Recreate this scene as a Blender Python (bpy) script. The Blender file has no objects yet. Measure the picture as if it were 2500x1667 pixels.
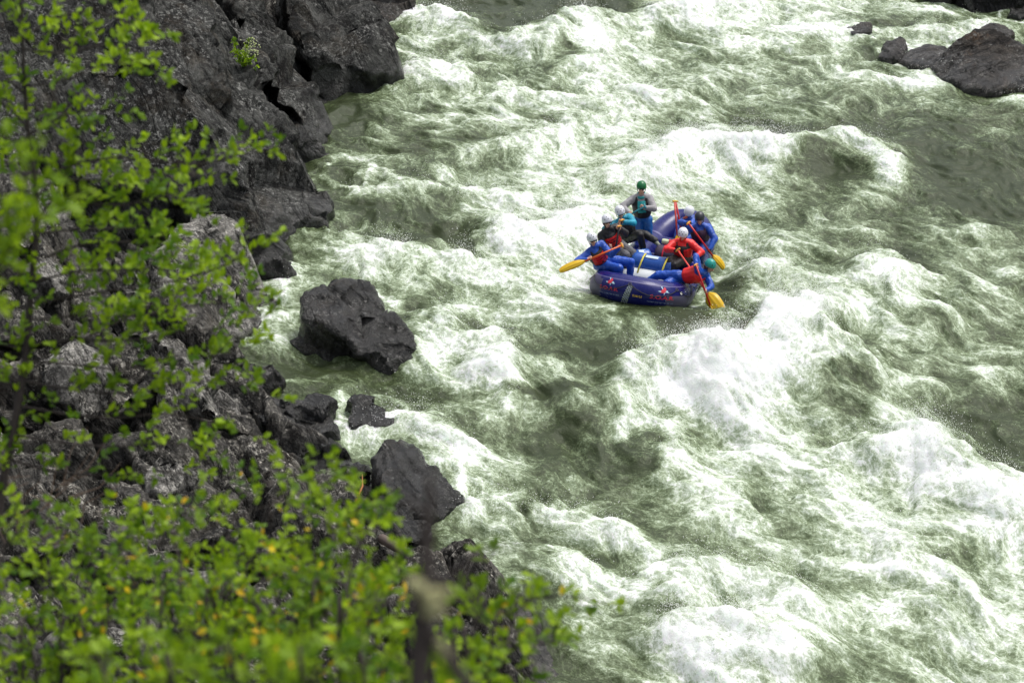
import bpy, bmesh, math, random
import numpy as np
from mathutils import Vector, Matrix, Quaternion, noise as mnoise
R = math.radians
scene = bpy.context.scene
COL = scene.collection

# ------------------------------------------------------------------ camera, world, sun, exposure
CAM_H, PITCH, FPX = 18.0, R(25.0), 6430.0          # metres, downward pitch, focal length in photo pixels
cam_data = bpy.data.cameras.new('camera')
cam = bpy.data.objects.new('camera', cam_data); COL.objects.link(cam)
cam.location = (0, 0, CAM_H); cam.rotation_euler = (R(90) - PITCH, 0, 0)
cam_data.sensor_width = 36.0; cam_data.lens = 36.0 * FPX / 2500.0
cam_data.clip_start = 0.1; cam_data.clip_end = 800.0
cam_data.dof.use_dof = True; cam_data.dof.focus_distance = 44.0; cam_data.dof.aperture_fstop = 5.6
scene.camera = cam
world = bpy.data.worlds.new("World"); scene.world = world; world.use_nodes = True
wn = world.node_tree.nodes; wl = world.node_tree.links
sky = wn.new('ShaderNodeTexSky'); sky.sky_type = 'NISHITA'; sky.sun_disc = False
SUN_EL, SUN_AZ = R(64), R(50)                      # azimuth from +Y towards +X
sky.sun_elevation = SUN_EL; sky.sun_rotation = SUN_AZ
sky.air_density = 1.0; sky.dust_density = 5.0; sky.ozone_density = 1.0
wn['Background'].inputs['Strength'].default_value = 0.15
hs = wn.new('ShaderNodeHueSaturation'); hs.inputs['Saturation'].default_value = 0.35   # thin cloud in front of the blue
wl.new(sky.outputs['Color'], hs.inputs['Color']); wl.new(hs.outputs['Color'], wn['Background'].inputs['Color'])
sun_data = bpy.data.lights.new('sun', 'SUN'); sun_data.energy = 1.3; sun_data.angle = R(22); sun_data.color = (1.0, 0.97, 0.93)
sun = bpy.data.objects.new('sun', sun_data); COL.objects.link(sun)
sd = Vector((math.sin(SUN_AZ) * math.cos(SUN_EL), math.cos(SUN_AZ) * math.cos(SUN_EL), math.sin(SUN_EL)))
sun.rotation_euler = sd.to_track_quat('Z', 'Y').to_euler()
scene.view_settings.view_transform = 'Standard'; scene.view_settings.look = 'None'
scene.view_settings.gamma = 1.0; scene.view_settings.exposure = 0.35
scene.cycles.max_bounces = 6; scene.cycles.transparent_max_bounces = 6
scene.cycles.use_denoising = True

# ------------------------------------------------------------------ geometry helpers
CP, SP = math.cos(PITCH), math.sin(PITCH)
def ray(px, py):
    a = (px - 1250.0) / FPX; b = (833.5 - py) / FPX
    return Vector((a, CP + b * SP, -SP + b * CP))
def G(px, py, z=0.0):                              # world point under a photo pixel at height z
    d = ray(px, py); t = (z - CAM_H) / d.z
    return Vector((d.x * t, d.y * t, z))
def P(px, py, Y):                                  # world point under a photo pixel at distance Y
    d = ray(px, py); t = Y / d.y
    return Vector((d.x * t, Y, CAM_H + d.z * t))
def D(px, py, dist):                               # at a straight distance
    return Vector((0, 0, CAM_H)) + ray(px, py).normalized() * dist

def tag(o, label=None, cat=None, group=None, kind=None):
    if label: o['label'] = label
    if cat: o['category'] = cat
    if group: o['group'] = group
    if kind: o['kind'] = kind
    return o
def empty(name, loc=(0, 0, 0), rot=(0, 0, 0)):
    o = bpy.data.objects.new(name, None); COL.objects.link(o)
    o.location = loc; o.rotation_euler = rot; o.empty_display_size = 0.1
    return o
def link(name, me, mat, parent=None):
    o = bpy.data.objects.new(name, me); COL.objects.link(o)
    if mat is not None:
        for m in (mat if isinstance(mat, (list, tuple)) else [mat]): me.materials.append(m)
    if parent is not None: o.parent = parent
    return o
def np_mesh(name, V, F, smooth=True):
    V = np.ascontiguousarray(V, dtype=np.float32); F = np.ascontiguousarray(F, dtype=np.int32)
    me = bpy.data.meshes.new(name)
    me.vertices.add(len(V)); me.vertices.foreach_set('co', V.ravel())
    k = F.shape[1]; n = len(F)
    me.loops.add(n * k); me.loops.foreach_set('vertex_index', F.ravel())
    me.polygons.add(n); me.polygons.foreach_set('loop_start', np.arange(0, n * k, k, dtype=np.int32))
    me.polygons.foreach_set('loop_total', np.full(n, k, dtype=np.int32))
    if smooth: me.polygons.foreach_set('use_smooth', np.ones(n, dtype=bool))
    me.update(calc_edges=True)
    return me
def attr(me, name, arr, typ='FLOAT', dom='POINT'):
    a = me.attributes.new(name, typ, dom)
    a.data.foreach_set({'FLOAT': 'value', 'FLOAT_VECTOR': 'vector', 'FLOAT_COLOR': 'color'}[typ], np.ascontiguousarray(arr, dtype=np.float32).ravel())

# ------------------------------------------------------------------ numpy noise
_rng = np.random.RandomState(7)
_perm = _rng.permutation(256).astype(np.int32); _perm = np.concatenate([_perm, _perm, _perm])
_a = _rng.rand(256) * 2 * np.pi
_g2x, _g2y = np.cos(_a).astype(np.float32), np.sin(_a).astype(np.float32)
_g3 = _rng.normal(size=(256, 3)); _g3 = (_g3 / np.linalg.norm(_g3, axis=1)[:, None]).astype(np.float32)
def _fade(t): return t * t * t * (t * (t * 6 - 15) + 10)
def pn2(x, y, seed=0):
    x = np.asarray(x, np.float32) + seed * 17.13; y = np.asarray(y, np.float32) + seed * 5.71
    xi = np.floor(x); yi = np.floor(y); xf = x - xi; yf = y - yi
    xi = xi.astype(np.int32) & 255; yi = yi.astype(np.int32) & 255
    u = _fade(xf); v = _fade(yf); A = _perm[xi]; B = _perm[xi + 1]
    def g(h, dx, dy): return _g2x[h] * dx + _g2y[h] * dy
    n00 = g(_perm[A + yi], xf, yf); n10 = g(_perm[B + yi], xf - 1, yf)
    n01 = g(_perm[A + yi + 1], xf, yf - 1); n11 = g(_perm[B + yi + 1], xf - 1, yf - 1)
    a = n00 + u * (n10 - n00); b = n01 + u * (n11 - n01)
    return (a + v * (b - a)) * 1.5
def pn3(x, y, z, seed=0):
    x = np.asarray(x, np.float32) + seed * 13.7; y = np.asarray(y, np.float32) + seed * 7.3; z = np.asarray(z, np.float32) + seed * 3.1
    xi = np.floor(x); yi = np.floor(y); zi = np.floor(z); xf = x - xi; yf = y - yi; zf = z - zi
    xi = xi.astype(np.int32) & 255; yi = yi.astype(np.int32) & 255; zi = zi.astype(np.int32) & 255
    u = _fade(xf); v = _fade(yf); w = _fade(zf)
    def c(i, j, k):
        h = _perm[_perm[_perm[xi + i] + yi + j] + zi + k]; g = _g3[h]
        return g[..., 0] * (xf - i) + g[..., 1] * (yf - j) + g[..., 2] * (zf - k)
    def L(a, b, t): return a + t * (b - a)
    return L(L(L(c(0,0,0), c(1,0,0), u), L(c(0,1,0), c(1,1,0), u), v), L(L(c(0,0,1), c(1,0,1), u), L(c(0,1,1), c(1,1,1), u), v), w) * 1.5
def fbm2(x, y, o=4, seed=0, lac=2.03, gain=0.5):
    s = 0; a = 1; t = 0
    for i in range(o): s = s + a * pn2(x * lac ** i, y * lac ** i, seed + i); t += a; a *= gain
    return s / t
def fbm3(x, y, z, o=4, seed=0, lac=2.03, gain=0.5):
    s = 0; a = 1; t = 0
    for i in range(o): s = s + a * pn3(x * lac ** i, y * lac ** i, z * lac ** i, seed + i); t += a; a *= gain
    return s / t
def sstep(a, b, x):
    t = np.clip((x - a) / (b - a), 0, 1); return t * t * (3 - 2 * t)

# ------------------------------------------------------------------ material helpers
class NT:
    def __init__(s, name):
        s.m = bpy.data.materials.new(name); s.m.use_nodes = True
        s.n = s.m.node_tree.nodes; s.l = s.m.node_tree.links; s.b = s.n['Principled BSDF']
    def node(s, t, **kw):
        o = s.n.new(t)
        for k, v in kw.items(): setattr(o, k, v)
        return o
    def put(s, sock, v):
        if hasattr(v, 'is_output') or isinstance(v, bpy.types.NodeSocket): s.l.new(v, sock)
        elif isinstance(v, (tuple, list)) and len(v) == 3 and sock.type == 'RGBA': sock.default_value = (*v, 1)
        else: sock.default_value = v
    def bsdf(s, **kw):
        for k, v in kw.items(): s.put(s.b.inputs[k.replace('_', ' ')], v)
    def coord(s, kind='Object'): return s.node('ShaderNodeTexCoord').outputs[kind]
    def attr(s, name, out='Fac'): return s.node('ShaderNodeAttribute', attribute_name=name).outputs[out]
    def mapping(s, v, scale=(1, 1, 1), rot=(0, 0, 0)):
        m = s.node('ShaderNodeMapping'); s.put(m.inputs['Vector'], v); m.inputs['Scale'].default_value = scale; m.inputs['Rotation'].default_value = rot
        return m.outputs[0]
    def noise(s, v, scale, detail=4, rough=0.55, dist=0.0, out='Fac', dim='3D'):
        m = s.node('ShaderNodeTexNoise', noise_dimensions=dim); s.put(m.inputs['Vector'], v); m.inputs['Scale'].default_value = scale
        m.inputs['Detail'].default_value = detail; m.inputs['Roughness'].default_value = rough; m.inputs['Distortion'].default_value = dist
        return m.outputs[out]
    def voronoi(s, v, scale, feature='F1', out='Distance', rnd=1.0):
        m = s.node('ShaderNodeTexVoronoi', feature=feature); s.put(m.inputs['Vector'], v); m.inputs['Scale'].default_value = scale
        m.inputs['Randomness'].default_value = rnd
        return m.outputs[out]
    def math(s, op, a, b=0.5, c=None, clamp=False):
        m = s.node('ShaderNodeMath', operation=op, use_clamp=clamp); s.put(m.inputs[0], a); s.put(m.inputs[1], b)
        if c is not None: s.put(m.inputs[2], c)
        return m.outputs[0]
    def range(s, v, a, b, c=0.0, d=1.0, smooth=False):
        m = s.node('ShaderNodeMapRange', interpolation_type='SMOOTHSTEP' if smooth else 'LINEAR')
        for i, x in enumerate((v, a, b, c, d)): s.put(m.inputs[i], x)
        return m.outputs[0]
    def mix(s, f, a, b, mode='MIX'):
        m = s.node('ShaderNodeMix', data_type='RGBA', blend_type=mode)
        s.put(m.inputs[0], f); s.put(m.inputs[6], a); s.put(m.inputs[7], b)
        return m.outputs[2]
    def bump(s, h, strength=0.5, dist=0.02, normal=None):
        m = s.node('ShaderNodeBump'); s.put(m.inputs['Height'], h); m.inputs['Strength'].default_value = strength; m.inputs['Distance'].default_value = dist
        if normal is not None: s.put(m.inputs['Normal'], normal)
        return m.outputs[0]
def simple(name, col, rough=0.5, bump=0.0, bscale=40, var=0.15, vscale=8, **kw):
    t = NT(name); co = t.coord()
    n = t.noise(co, vscale, 4)
    c2 = tuple(c * (1 - var) for c in col); c1 = tuple(min(1, c * (1 + var)) for c in col)
    t.bsdf(Base_Color=t.mix(n, c2, c1), Roughness=rough, **kw)
    if bump: t.bsdf(Normal=t.bump(t.noise(co, bscale, 3), bump, 0.01))
    return t.m
# ------------------------------------------------------------------ water surface
FOAM = """
2222222223431136577876443
2222222224646487656564654
2222222224566587554333424
2222222344335776563434212
2222222254566777876426211
2222222242257776656433312
2222223344356665446645345
2222225333465643345566654
2222224212643324334755445
2222221122566447998444544
2222222245334235788745434
2222222233665334566778733
2222222223456543465567667
2222222222434444345567556
2222222222224567654568756
2222222222222335766666666
2222222222222235787645567
""".split()
FOAM = np.array([[int(c) for c in (r + '5' * 25)[:25]] for r in FOAM], np.float32) / 9.0
# (polyline in photo pixels laid on the water plane, crest height, downstream width, upstream width, foam)
CRESTS = [
 ([(940,52),(1040,45),(1130,75),(1180,110),(1235,135)], .35, .9, .35, .8),
 ([(1220,125),(1320,105),(1400,78),(1460,65),(1540,80)], .60, 1.6, .5, .9),
 ([(1540,72),(1590,48),(1680,34),(1800,22),(1900,32)], .40, 1.3, .4, .8),
 ([(960,182),(1060,172),(1130,192),(1190,212)], .25, .7, .3, .7),
 ([(1190,235),(1300,240),(1400,260)], .15, .6, .4, .35),
 ([(1400,445),(1540,440),(1600,402),(1690,368),(1760,372),(1870,398),(1960,378),(2060,368),(2130,400),(2210,450),(2260,490)], .50, .75, .35, .9),
 ([(1160,392),(1230,350),(1300,335),(1400,290)], .12, .6, .2, .45),
 ([(700,590),(830,588),(900,603),(960,640),(1060,622),(1120,640),(1220,665),(1330,690)], .30, .75, .25, .8),
 ([(840,478),(920,468),(1010,467),(1100,482),(1200,478),(1280,515)], .2, .55, .25, .65),
 ([(1130,565),(1220,560),(1290,590),(1380,562),(1450,522)], .3, .9, .3, .7),
 ([(990,385),(1050,415),(1060,440)], .15, .3, .2, .4),
 ([(1350,620),(1420,640),(1470,700),(1500,760)], .1, .8, .4, .45),
 ([(1230,720),(1300,760),(1420,800)], .1, .5, .25, .5),
 ([(1050,770),(1100,820),(1160,860),(1225,872),(1250,950),(1290,1005),(1340,1020)], .4, .6, .3, .8),
 ([(1000,835),(1060,890),(1130,930),(1200,975)], .2, .6, .3, .75),
 ([(860,1062),(960,1032),(1040,1052),(1120,1092),(1180,1135)], .22, .55, .25, .75),
 ([(1070,1240),(1220,1240),(1320,1262),(1430,1282),(1520,1322),(1610,1375)], .28, .5, .22, .75),
 ([(1310,1372),(1430,1400),(1530,1430),(1620,1480)], .12, .4, .2, .5),
 ([(1300,1385),(1380,1415),(1480,1440)], .08, .3, .2, .4),
 ([(1340,1030),(1420,1005),(1500,1002),(1560,1012)], .25, .6, .6, -.2),
 ([(1480,965),(1560,925),(1640,905),(1740,905),(1830,898),(1885,860),(1915,815),(2000,798),(2080,822)], .85, 2.0, .5, .95),
 ([(1500,965),(1560,1030),(1620,1090),(1670,1160),(1770,1240)], .2, .9, .35, .5),
 ([(1980,870),(2040,930),(2110,1000),(2180,1060)], .3, .5, .5, .25),
 ([(2060,835),(2110,905),(2170,950),(2250,965),(2310,1010)], .35, .5, .4, .35),
 ([(1930,790),(2060,730),(2130,652),(2185,682),(2240,770),(2380,742),(2490,765)], .3, .8, .4, .4),
 ([(2120,1165),(2180,1122),(2260,1112),(2330,1165),(2400,1205),(2520,1185)], .55, 1.2, .4, .8),
 ([(1540,1440),(1700,1425),(1850,1440),(1990,1505),(2060,1540)], .40, .45, .5, .7),
 ([(1540,1600),(1640,1572),(1780,1582),(1900,1602),(2010,1645)], .55, .9, .4, .9),
 ([(1605,1530),(1640,1500),(1710,1520)], .35, .4, .3, .7),
 ([(2060,1250),(2150,1290),(2250,1385),(2330,1450),(2500,1545)], .2, .5, .3, .5),
 ([(1700,1250),(1800,1290),(1860,1330)], .1, .4, .3, .45),
 ([(1740,660),(1800,652),(1900,680),(2000,710),(2060,720)], .2, .5, .3, .45),
 ([(2230,610),(2300,585),(2400,580),(2490,600)], .22, .6, .3, .55),
 ([(2060,182),(2110,195),(2180,208),(2240,205),(2300,225),(2330,250)], .15, .5, .2, .75),
 ([(2130,70),(2260,88),(2380,72),(2500,78)], .2, .7, .3, .6),
 ([(2340,60),(2260,35),(2180,25)], .1, .5, .3, .5),
 ([(2420,260),(2500,230)], .1, .8, .3, .6),
 ([(1900,225),(1990,215),(2060,240)], .15, .4, .3, .35),
 ([(600,790),(660,775),(730,800)], .1, .5, .2, .6),
 ([(852,925),(838,985),(828,1062)], .15, .2, .18, .75), ([(790,900),(815,960),(826,1010)], .05, .12, .1, .4),
 ([(745,870),(800,890),(850,880),(930,895)], .05, .2, .1, .4), ([(860,960),(900,930),(930,900)], .05, .15, .1, .4), ([(600,860),(660,850),(720,870)], .05, .3, .15, .5),
 ([(1000,875),(985,885),(960,890)], .05, .2, .1, .6), ([(850,1040),(880,1065),(950,1060)], .08, .25, .1, .6), ([(1080,1250),(1130,1235),(1000,1275)], .06, .25, .1, .6), ([(2440,230),(2370,222),(2310,200),(2280,175)], .08, .3, .15, .6),
 ([(665,640),(690,700),(700,760)], .1, .3, .25, .55),
 ([(1000,835),(985,800),(960,770)], .1, .3, .2, .55),
 ([(1560,700),(1460,640)], .05, .5, .3, .2),
 ([(1700,100),(1830,95),(1960,90),(2080,60)], .2, .6, .3, .4),
 ([(1500,210),(1600,235),(1720,240)], .15, .5, .3, .3),
 ([(1930,230),(1960,300),(1930,330)], .1, .3, .3, .3),
 ([(1040,760),(1120,770),(1200,760)], .1, .3, .2, .35),
]
COLLARS = [(865,800,150,72),(720,1010,125,75),(1025,1195,120,72),(2405,165,130,48),(2255,148,65,22),(2178,124,42,22),(915,1020,80,42),(850,420,60,40),(2490,40,50,18)]
DARK = [(1290,45,140,48,.65),(1160,15,130,30,.55),(1450,25,90,30,.4),(1370,165,60,28,.35),(2010,425,110,32,.65),(2370,440,150,110,.27),(2200,330,110,40,.3),
 (1060,590,150,32,.6),(890,515,80,30,.5),(1070,505,60,45,.35),(1010,400,60,50,.35),(1190,825,70,32,.6),(1400,880,160,42,.5),(1320,985,130,25,.5),
 (1400,1055,130,22,.4),(1450,1130,140,50,.45),(1575,1135,45,45,.6),(2050,1010,120,40,.45),(2080,880,70,55,.35),(2430,1060,130,75,.4),
 (1620,790,140,35,.5),(1770,700,50,45,.45),(1660,780,90,45,.4),(1010,790,40,50,.45),(1030,960,70,60,.4),(1290,1240,40,30,.4),(1500,1390,60,40,.4),
 (2210,620,60,40,.4),(2250,800,60,30,.4),(840,300,90,60,.4),(800,240,80,40,.5),(820,430,50,60,.3),(850,900,130,50,.3),(730,900,100,40,.2),
 (640,880,60,50,.3),(1300,1500,90,120,.3),(1000,1300,80,60,.4),(1620,1500,60,50,.3),(2150,130,70,20,.4),(2150,55,120,14,.3),(1960,340,90,40,.3),(1500,20,80,30,.4),(1080,110,30,20,.2)]

def flow_vel(x, y, e=0.02):
    def psi(x, y):
        return (pn2(x / 3.4, y / 4.2, 21) * 1.9 + pn2(x / 1.3, y / 1.7, 22) * .75 + pn2(x / .55, y / .7, 23) * .17 + pn2(x / .24, y / .3, 24) * .035)
    p0 = psi(x, y)
    return .62 + (psi(x, y + e) - p0) / e * .42, -.78 - (psi(x + e, y) - p0) / e * .42

def water_fields(X, Y):
    """height, foam cover, aeration and drifted coordinates of the water at the given ground points"""
    sh = X.shape
    # drift: follow the eddies upstream
    U, V = X.copy(), Y.copy()
    for i in range(9):
        a, b = flow_vel(U, V); U -= a * .085; V -= b * .085
    # foam control map
    dxp = X; dyp = Y
    t = Y * CP + CAM_H * SP
    px = 1250 + FPX * X / t
    py = 833.5 - FPX * ((-CAM_H) * CP + Y * SP) / t
    wob = .35
    gx = np.clip(px / 100 - .5 + wob * pn2(X * .9, Y * .6, 31), 0, 23.999); gy = np.clip(py / 100 - .5 + wob * pn2(X * .9, Y * .6, 32), 0, 15.999)
    ix = gx.astype(int); iy = gy.astype(int); fx = gx - ix; fy = gy - iy
    fx = fx * fx * (3 - 2 * fx); fy = fy * fy * (3 - 2 * fy)
    base = (FOAM[iy, ix] * (1 - fx) + FOAM[iy, ix + 1] * fx) * (1 - fy) + (FOAM[iy + 1, ix] * (1 - fx) + FOAM[iy + 1, ix + 1] * fx) * fy
    base = base.astype(np.float32)
    for (cx, cy, rx, ry, k) in DARK:
        c = G(cx, cy); sx = rx / FPX * c.length * 1.0; d1 = G(cx, cy - ry) - G(cx, cy + ry)
        sy = abs(d1.y) / 2
        wx = X + .25 * pn2(X * 1.4, Y * 1.4, 41); wy = Y + .5 * pn2(X * 1.4, Y * 1.4, 42)
        base = base - 1.15 * k * np.exp(-(((wx - c.x) / sx) ** 2 + ((wy - c.y) / sy) ** 2) ** 1.5)
    H = np.zeros(sh, np.float32); CF = np.zeros(sh, np.float32)
    wx = X + .22 * fbm2(X * 1.1, Y * .9, 3, 51); wy = Y + .4 * fbm2(X * 1.1, Y * .9, 3, 52)
    for (pts, h, wf, wb, foam) in CRESTS:
        q0 = [G(*p) for p in pts]; q = []
        for i in range(len(q0) - 1):                          # smooth line through the points
            a, b, c, d = q0[max(0, i - 1)], q0[i], q0[i + 1], q0[min(len(q0) - 1, i + 2)]
            for j in range(4):
                t_ = j / 4; q.append(.5 * ((2 * b) + (c - a) * t_ + (2 * a - 5 * b + 4 * c - d) * t_ ** 2 + (3 * b - a - 3 * c + d) * t_ ** 3))
        q.append(q0[-1])
        mg = 2.6 * max(wf, wb)
        sel = np.nonzero((wx > min(p.x for p in q) - mg) & (wx < max(p.x for p in q) + mg) & (wy > min(p.y for p in q) - mg) & (wy < max(p.y for p in q) + mg))
        if len(sel[0]) == 0: continue
        ax, ay = wx[sel], wy[sel]
        best = np.full(ax.shape, 1e9, np.float32); sg = np.zeros(ax.shape, np.float32); end = np.ones(ax.shape, np.float32)
        L = 0; seg = []
        for a, b in zip(q[:-1], q[1:]): l = (b - a).length; seg.append((a, b, L, l)); L += l
        for (a, b, l0, l) in seg:
            ux, uy = (b.x - a.x) / l, (b.y - a.y) / l
            sc = np.clip((ax - a.x) * ux + (ay - a.y) * uy, 0, l)
            dx = ax - (a.x + ux * sc); dy = ay - (a.y + uy * sc)
            d = np.hypot(dx, dy); m = d < best
            best = np.where(m, d, best)
            sg = np.where(m, dx * uy - dy * ux, sg)           # positive on the downstream side
            end = np.where(m, np.maximum(0, np.sin(np.pi * np.clip((l0 + sc) / L, 0, 1))) ** .6, end)
        w = wb + (wf - wb) * sstep(-.22, .22, sg)
        lump = np.clip(1 + .6 * fbm2(X[sel] * 1.3 + 3, Y[sel] * 1.3, 5, 60, gain=.62), .55, 1.4)
        H[sel] += h * end * np.exp(-(best / w) ** 1.6) * lump
        wfo = .16 + (wf * 1.15 - .16) * sstep(-.12, .12, sg)
        if foam > 0: CF[sel] = np.maximum(CF[sel], foam * end * np.exp(-(best / wfo) ** 1.5))
        else: CF[sel] += foam * end * np.exp(-(best / w) ** 2)
    def blur(A, wd):                                          # settles folds in the crest field
        for ax_, step in ((0, abs(float(Y[1, 0] - Y[0, 0]))), (1, abs(float(X[0, 1] - X[0, 0])))):
            k = int(wd / step / 2)
            if k < 1: continue
            for it in range(2):
                P_ = np.concatenate([np.repeat(A.take([0], ax_), k + 1, ax_), A, np.repeat(A.take([-1], ax_), k, ax_)], ax_).cumsum(ax_, dtype=np.float64)
                n_ = A.shape[ax_]; A = ((P_.take(range(2 * k + 1, 2 * k + 1 + n_), ax_) - P_.take(range(0, n_), ax_)) / (2 * k + 1)).astype(np.float32)
        return A
    if Y.shape[0] > 1: H = H * .45 + .55 * blur(H, .45); H = blur(H, .10); CF = .5 * CF + .5 * blur(CF, .3)
    for (cx, cy, rx_, ry_) in COLLARS:                        # foam where the current breaks against the rocks
        c = G(cx, cy); sx = rx_ / FPX * c.length; sy = abs(G(cx, cy - ry_).y - G(cx, cy + ry_).y) / 2
        d = np.hypot((wx - c.x) / sx, (wy - c.y) / sy)
        CF = np.maximum(CF, (.62 + .5 * pn2(X * 2.2, Y * 1.8, 97)) * np.exp(-((d - 1.04) / .14) ** 2))
    F = np.clip(base * .90 - .02 + CF * .72, -.3, 1.15)
    # swell and chop, carried by the drift; S runs along the current, T across it
    S = (.62 * U - .78 * V); T = (.78 * U + .62 * V)
    sw = fbm2(U * .55, V * .5, 3, 1)
    ch = fbm2(S * 1.0, T * 1.9, 4, 5)
    rid = 1 - np.abs(fbm2(S * .7, T * 1.3, 3, 9)) * 3.0
    fine = fbm2(X * 5 + U, Y * 3.6 + V, 3, 12)
    bil = np.abs(fbm2(X * 2.6 + U * .5, Y * 2.0 + V * .5, 4, 14))
    Fc = np.clip(F, 0, 1)
    H = H + .20 * sw + .085 * ch + .06 * np.clip(rid, -1, 1) + .02 * fine + (.10 * bil + .055 * np.abs(fbm2(X * 8, Y * 6.5, 3, 15))) * Fc * Fc
    # the raft presses the surface down
    rx = (X - 2.5207) * .9512 - (Y - 41.6391) * .3086; ry = (X - 2.5207) * .3086 + (Y - 41.6391) * .9512
    q = ((np.abs(rx) / .87) ** 4 + (np.abs(ry) / 2.11) ** 4) ** .25
    kk = np.where(ry > 0, .31 * np.clip((ry - .3) / 1.566, 0, 1) ** 2, .265 * np.clip((-ry - .6) / 1.266, 0, 1) ** 2)
    zb = -.338 + kk - .0816 * ry - .0476 * rx
    near = 1 - sstep(1.0, 2.0, q)
    H = H * (1 - near) + near * (np.minimum(zb, .16) + .11 + .3 * (H - .1))
    F = np.clip(F + .38 * np.exp(-((q - 1.13) / .07) ** 2) * (.4 + pn2(X * 3, Y * 3, 98)), -.3, 1.15)
    H = np.where(q < .95, np.minimum(H, zb + .11 - .2 * (1 - sstep(.70, .92, q))), H)
    # foam lace in drifted coordinates
    def lace_(k, sd): return np.clip(1 - np.abs(pn2(S * k * .62, T * k * 1.25, sd)) * 2.4, 0, 1) ** 3
    lace = lace_(1.5, 71) * .8 + lace_(3.4, 72) * .8 + lace_(7.5, 73) * .6
    cl = fbm2(S * .55, T * 1.15, 6, 75, gain=.58)
    cl2 = fbm2(X * .9 + .3 * U + 9, Y * .75 + .3 * V, 6, 79, gain=.6)
    crest = np.clip(ch, -.3, .6) * .5
    W = (F - .5) * 1.22 + .51 + cl * .34 + cl2 * .34 + (lace - .55) * .10 + crest * 1.3 + .2 * sw - .085
    W = np.where(W > .64, .64 + (W - .64) * .62, W); W = np.where(W < .10, .10 + (W - .10) * .6, W)
    aer = np.clip(F * 1.2 + .35 * fbm2(U * .7, V * .6, 3, 77) + .05, 0, 1)
    return H, W, aer, U, V, F

def water_mat():
    t = NT('river_water')
    W = t.attr('foam'); adv = t.attr('drift', 'Vector'); co = t.coord('Object')
    adv = t.mix(.48, adv, t.mapping(co, (1, 1, 1), (0, 0, R(51.5))))
    n1 = t.noise(t.mapping(adv, (.52, 1.25, 1)), 4.2, 8, .66, .25)
    n2 = t.noise(t.mapping(co, (1, .75, 1)), 11, 7, .74, .35)
    n3 = t.noise(t.mapping(co, (1, .6, 1)), 42, 3, .7)
    v = t.voronoi(t.mapping(t.mix(.06, adv, t.noise(adv, 5, 3, out='Color')), (5.0, 9, 1)), 1.0, 'DISTANCE_TO_EDGE')
    web = t.range(v, 0.0, .16, 1.0, 0.0)
    def cen(x, k): return t.math('MULTIPLY', t.math('SUBTRACT', x, .5), k)
    s = t.math('ADD', W, cen(n1, .74))
    s = t.math('ADD', s, cen(n2, .66))
    s = t.math('ADD', s, cen(n3, .5))
    def ridge(sc, mp, seed):
        n = t.noise(t.mapping(adv, mp), sc, 4, .6, .5)
        return t.math('POWER', t.range(t.math('ABSOLUTE', t.math('SUBTRACT', n, .5)), 0, .13, 1, 0), 3.0)
    fil = t.math('ADD', t.math('MULTIPLY', ridge(3.1, (.7, 1.15, 1), 1), .20), t.math('MULTIPLY', ridge(9.0, (.75, 1.1, 1), 2), .22))
    s = t.math('ADD', s, t.math('SUBTRACT', fil, .10))
    s = t.math('ADD', s, t.math('MULTIPLY', t.math('SUBTRACT', web, .25), .10))
    r = t.node('ShaderNodeValToRGB'); t.put(r.inputs[0], t.range(s, -.05, 1.15, 0, 1))
    e = r.color_ramp.elements
    stops = [(0, (.038, .051, .021)), (.20, (.082, .108, .051)), (.38, (.18, .23, .13)), (.54, (.325, .395, .265)), (.70, (.56, .62, .52)), (.84, (.81, .84, .81)), (1.0, (.90, .92, .92))]
    e[0].position = 0; e[0].color = (*stops[0][1], 1); e[1].position = stops[-1][0]; e[1].color = (*stops[-1][1], 1)
    for p, c in stops[1:-1]: x = e.new(p); x.color = (*c, 1)
    mask = t.range(s, .45, .95, 0, 1, True)
    t.bsdf(Subsurface_Weight=t.math('MULTIPLY', mask, .7), Subsurface_Scale=.25)
    t.b.inputs['Subsurface Radius'].default_value = (.8, 1.0, .7)
    t.bsdf(Base_Color=r.outputs[0], Roughness=t.range(mask, 0, 1, .2, .8), IOR=1.33, Specular_IOR_Level=.35)
    h = t.math('ADD', t.math('MULTIPLY', n2, .5), t.math('MULTIPLY', n1, 1.0))
    h = t.math('ADD', h, t.math('MULTIPLY', n3, .35))
    t.bsdf(Normal=t.bump(h, .45, .07))
    return t.m

def grid_mesh(name, xs, ys):
    X, Y = np.meshgrid(xs.astype(np.float32), ys.astype(np.float32))
    H, W, A, U, V, F = water_fields(X, Y)
    ny, nx = X.shape
    idx = np.arange(nx * ny).reshape(ny, nx)
    Fc = np.stack([idx[:-1, :-1], idx[:-1, 1:], idx[1:, 1:], idx[1:, :-1]], -1).reshape(-1, 4)
    # overhanging lips: push foam crests a little downstream
    me = np_mesh(name, np.stack([X, Y, H], -1).reshape(-1, 3), Fc)
    attr(me, 'foam', W.ravel()); attr(me, 'aer', A.ravel())
    attr(me, 'drift', np.stack([.62 * U - .78 * V, .78 * U + .62 * V, np.zeros_like(U)], -1).reshape(-1, 3), 'FLOAT_VECTOR')
    return me, (X, Y, H, W, F)
WM = water_mat()
xs = np.linspace(-11, 15.6, 1070); ys = np.linspace(24, 62, 1100)
wme, WF = grid_mesh('water', xs, ys)
tag(link('water', wme, WM), 'green and white whitewater rapids filling the river', kind='structure')
def wz(x, y):
    i = np.clip(np.searchsorted(ys, y), 1, len(ys) - 1); j = np.clip(np.searchsorted(xs, x), 1, len(xs) - 1)
    return WF[2][i, j]
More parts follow.
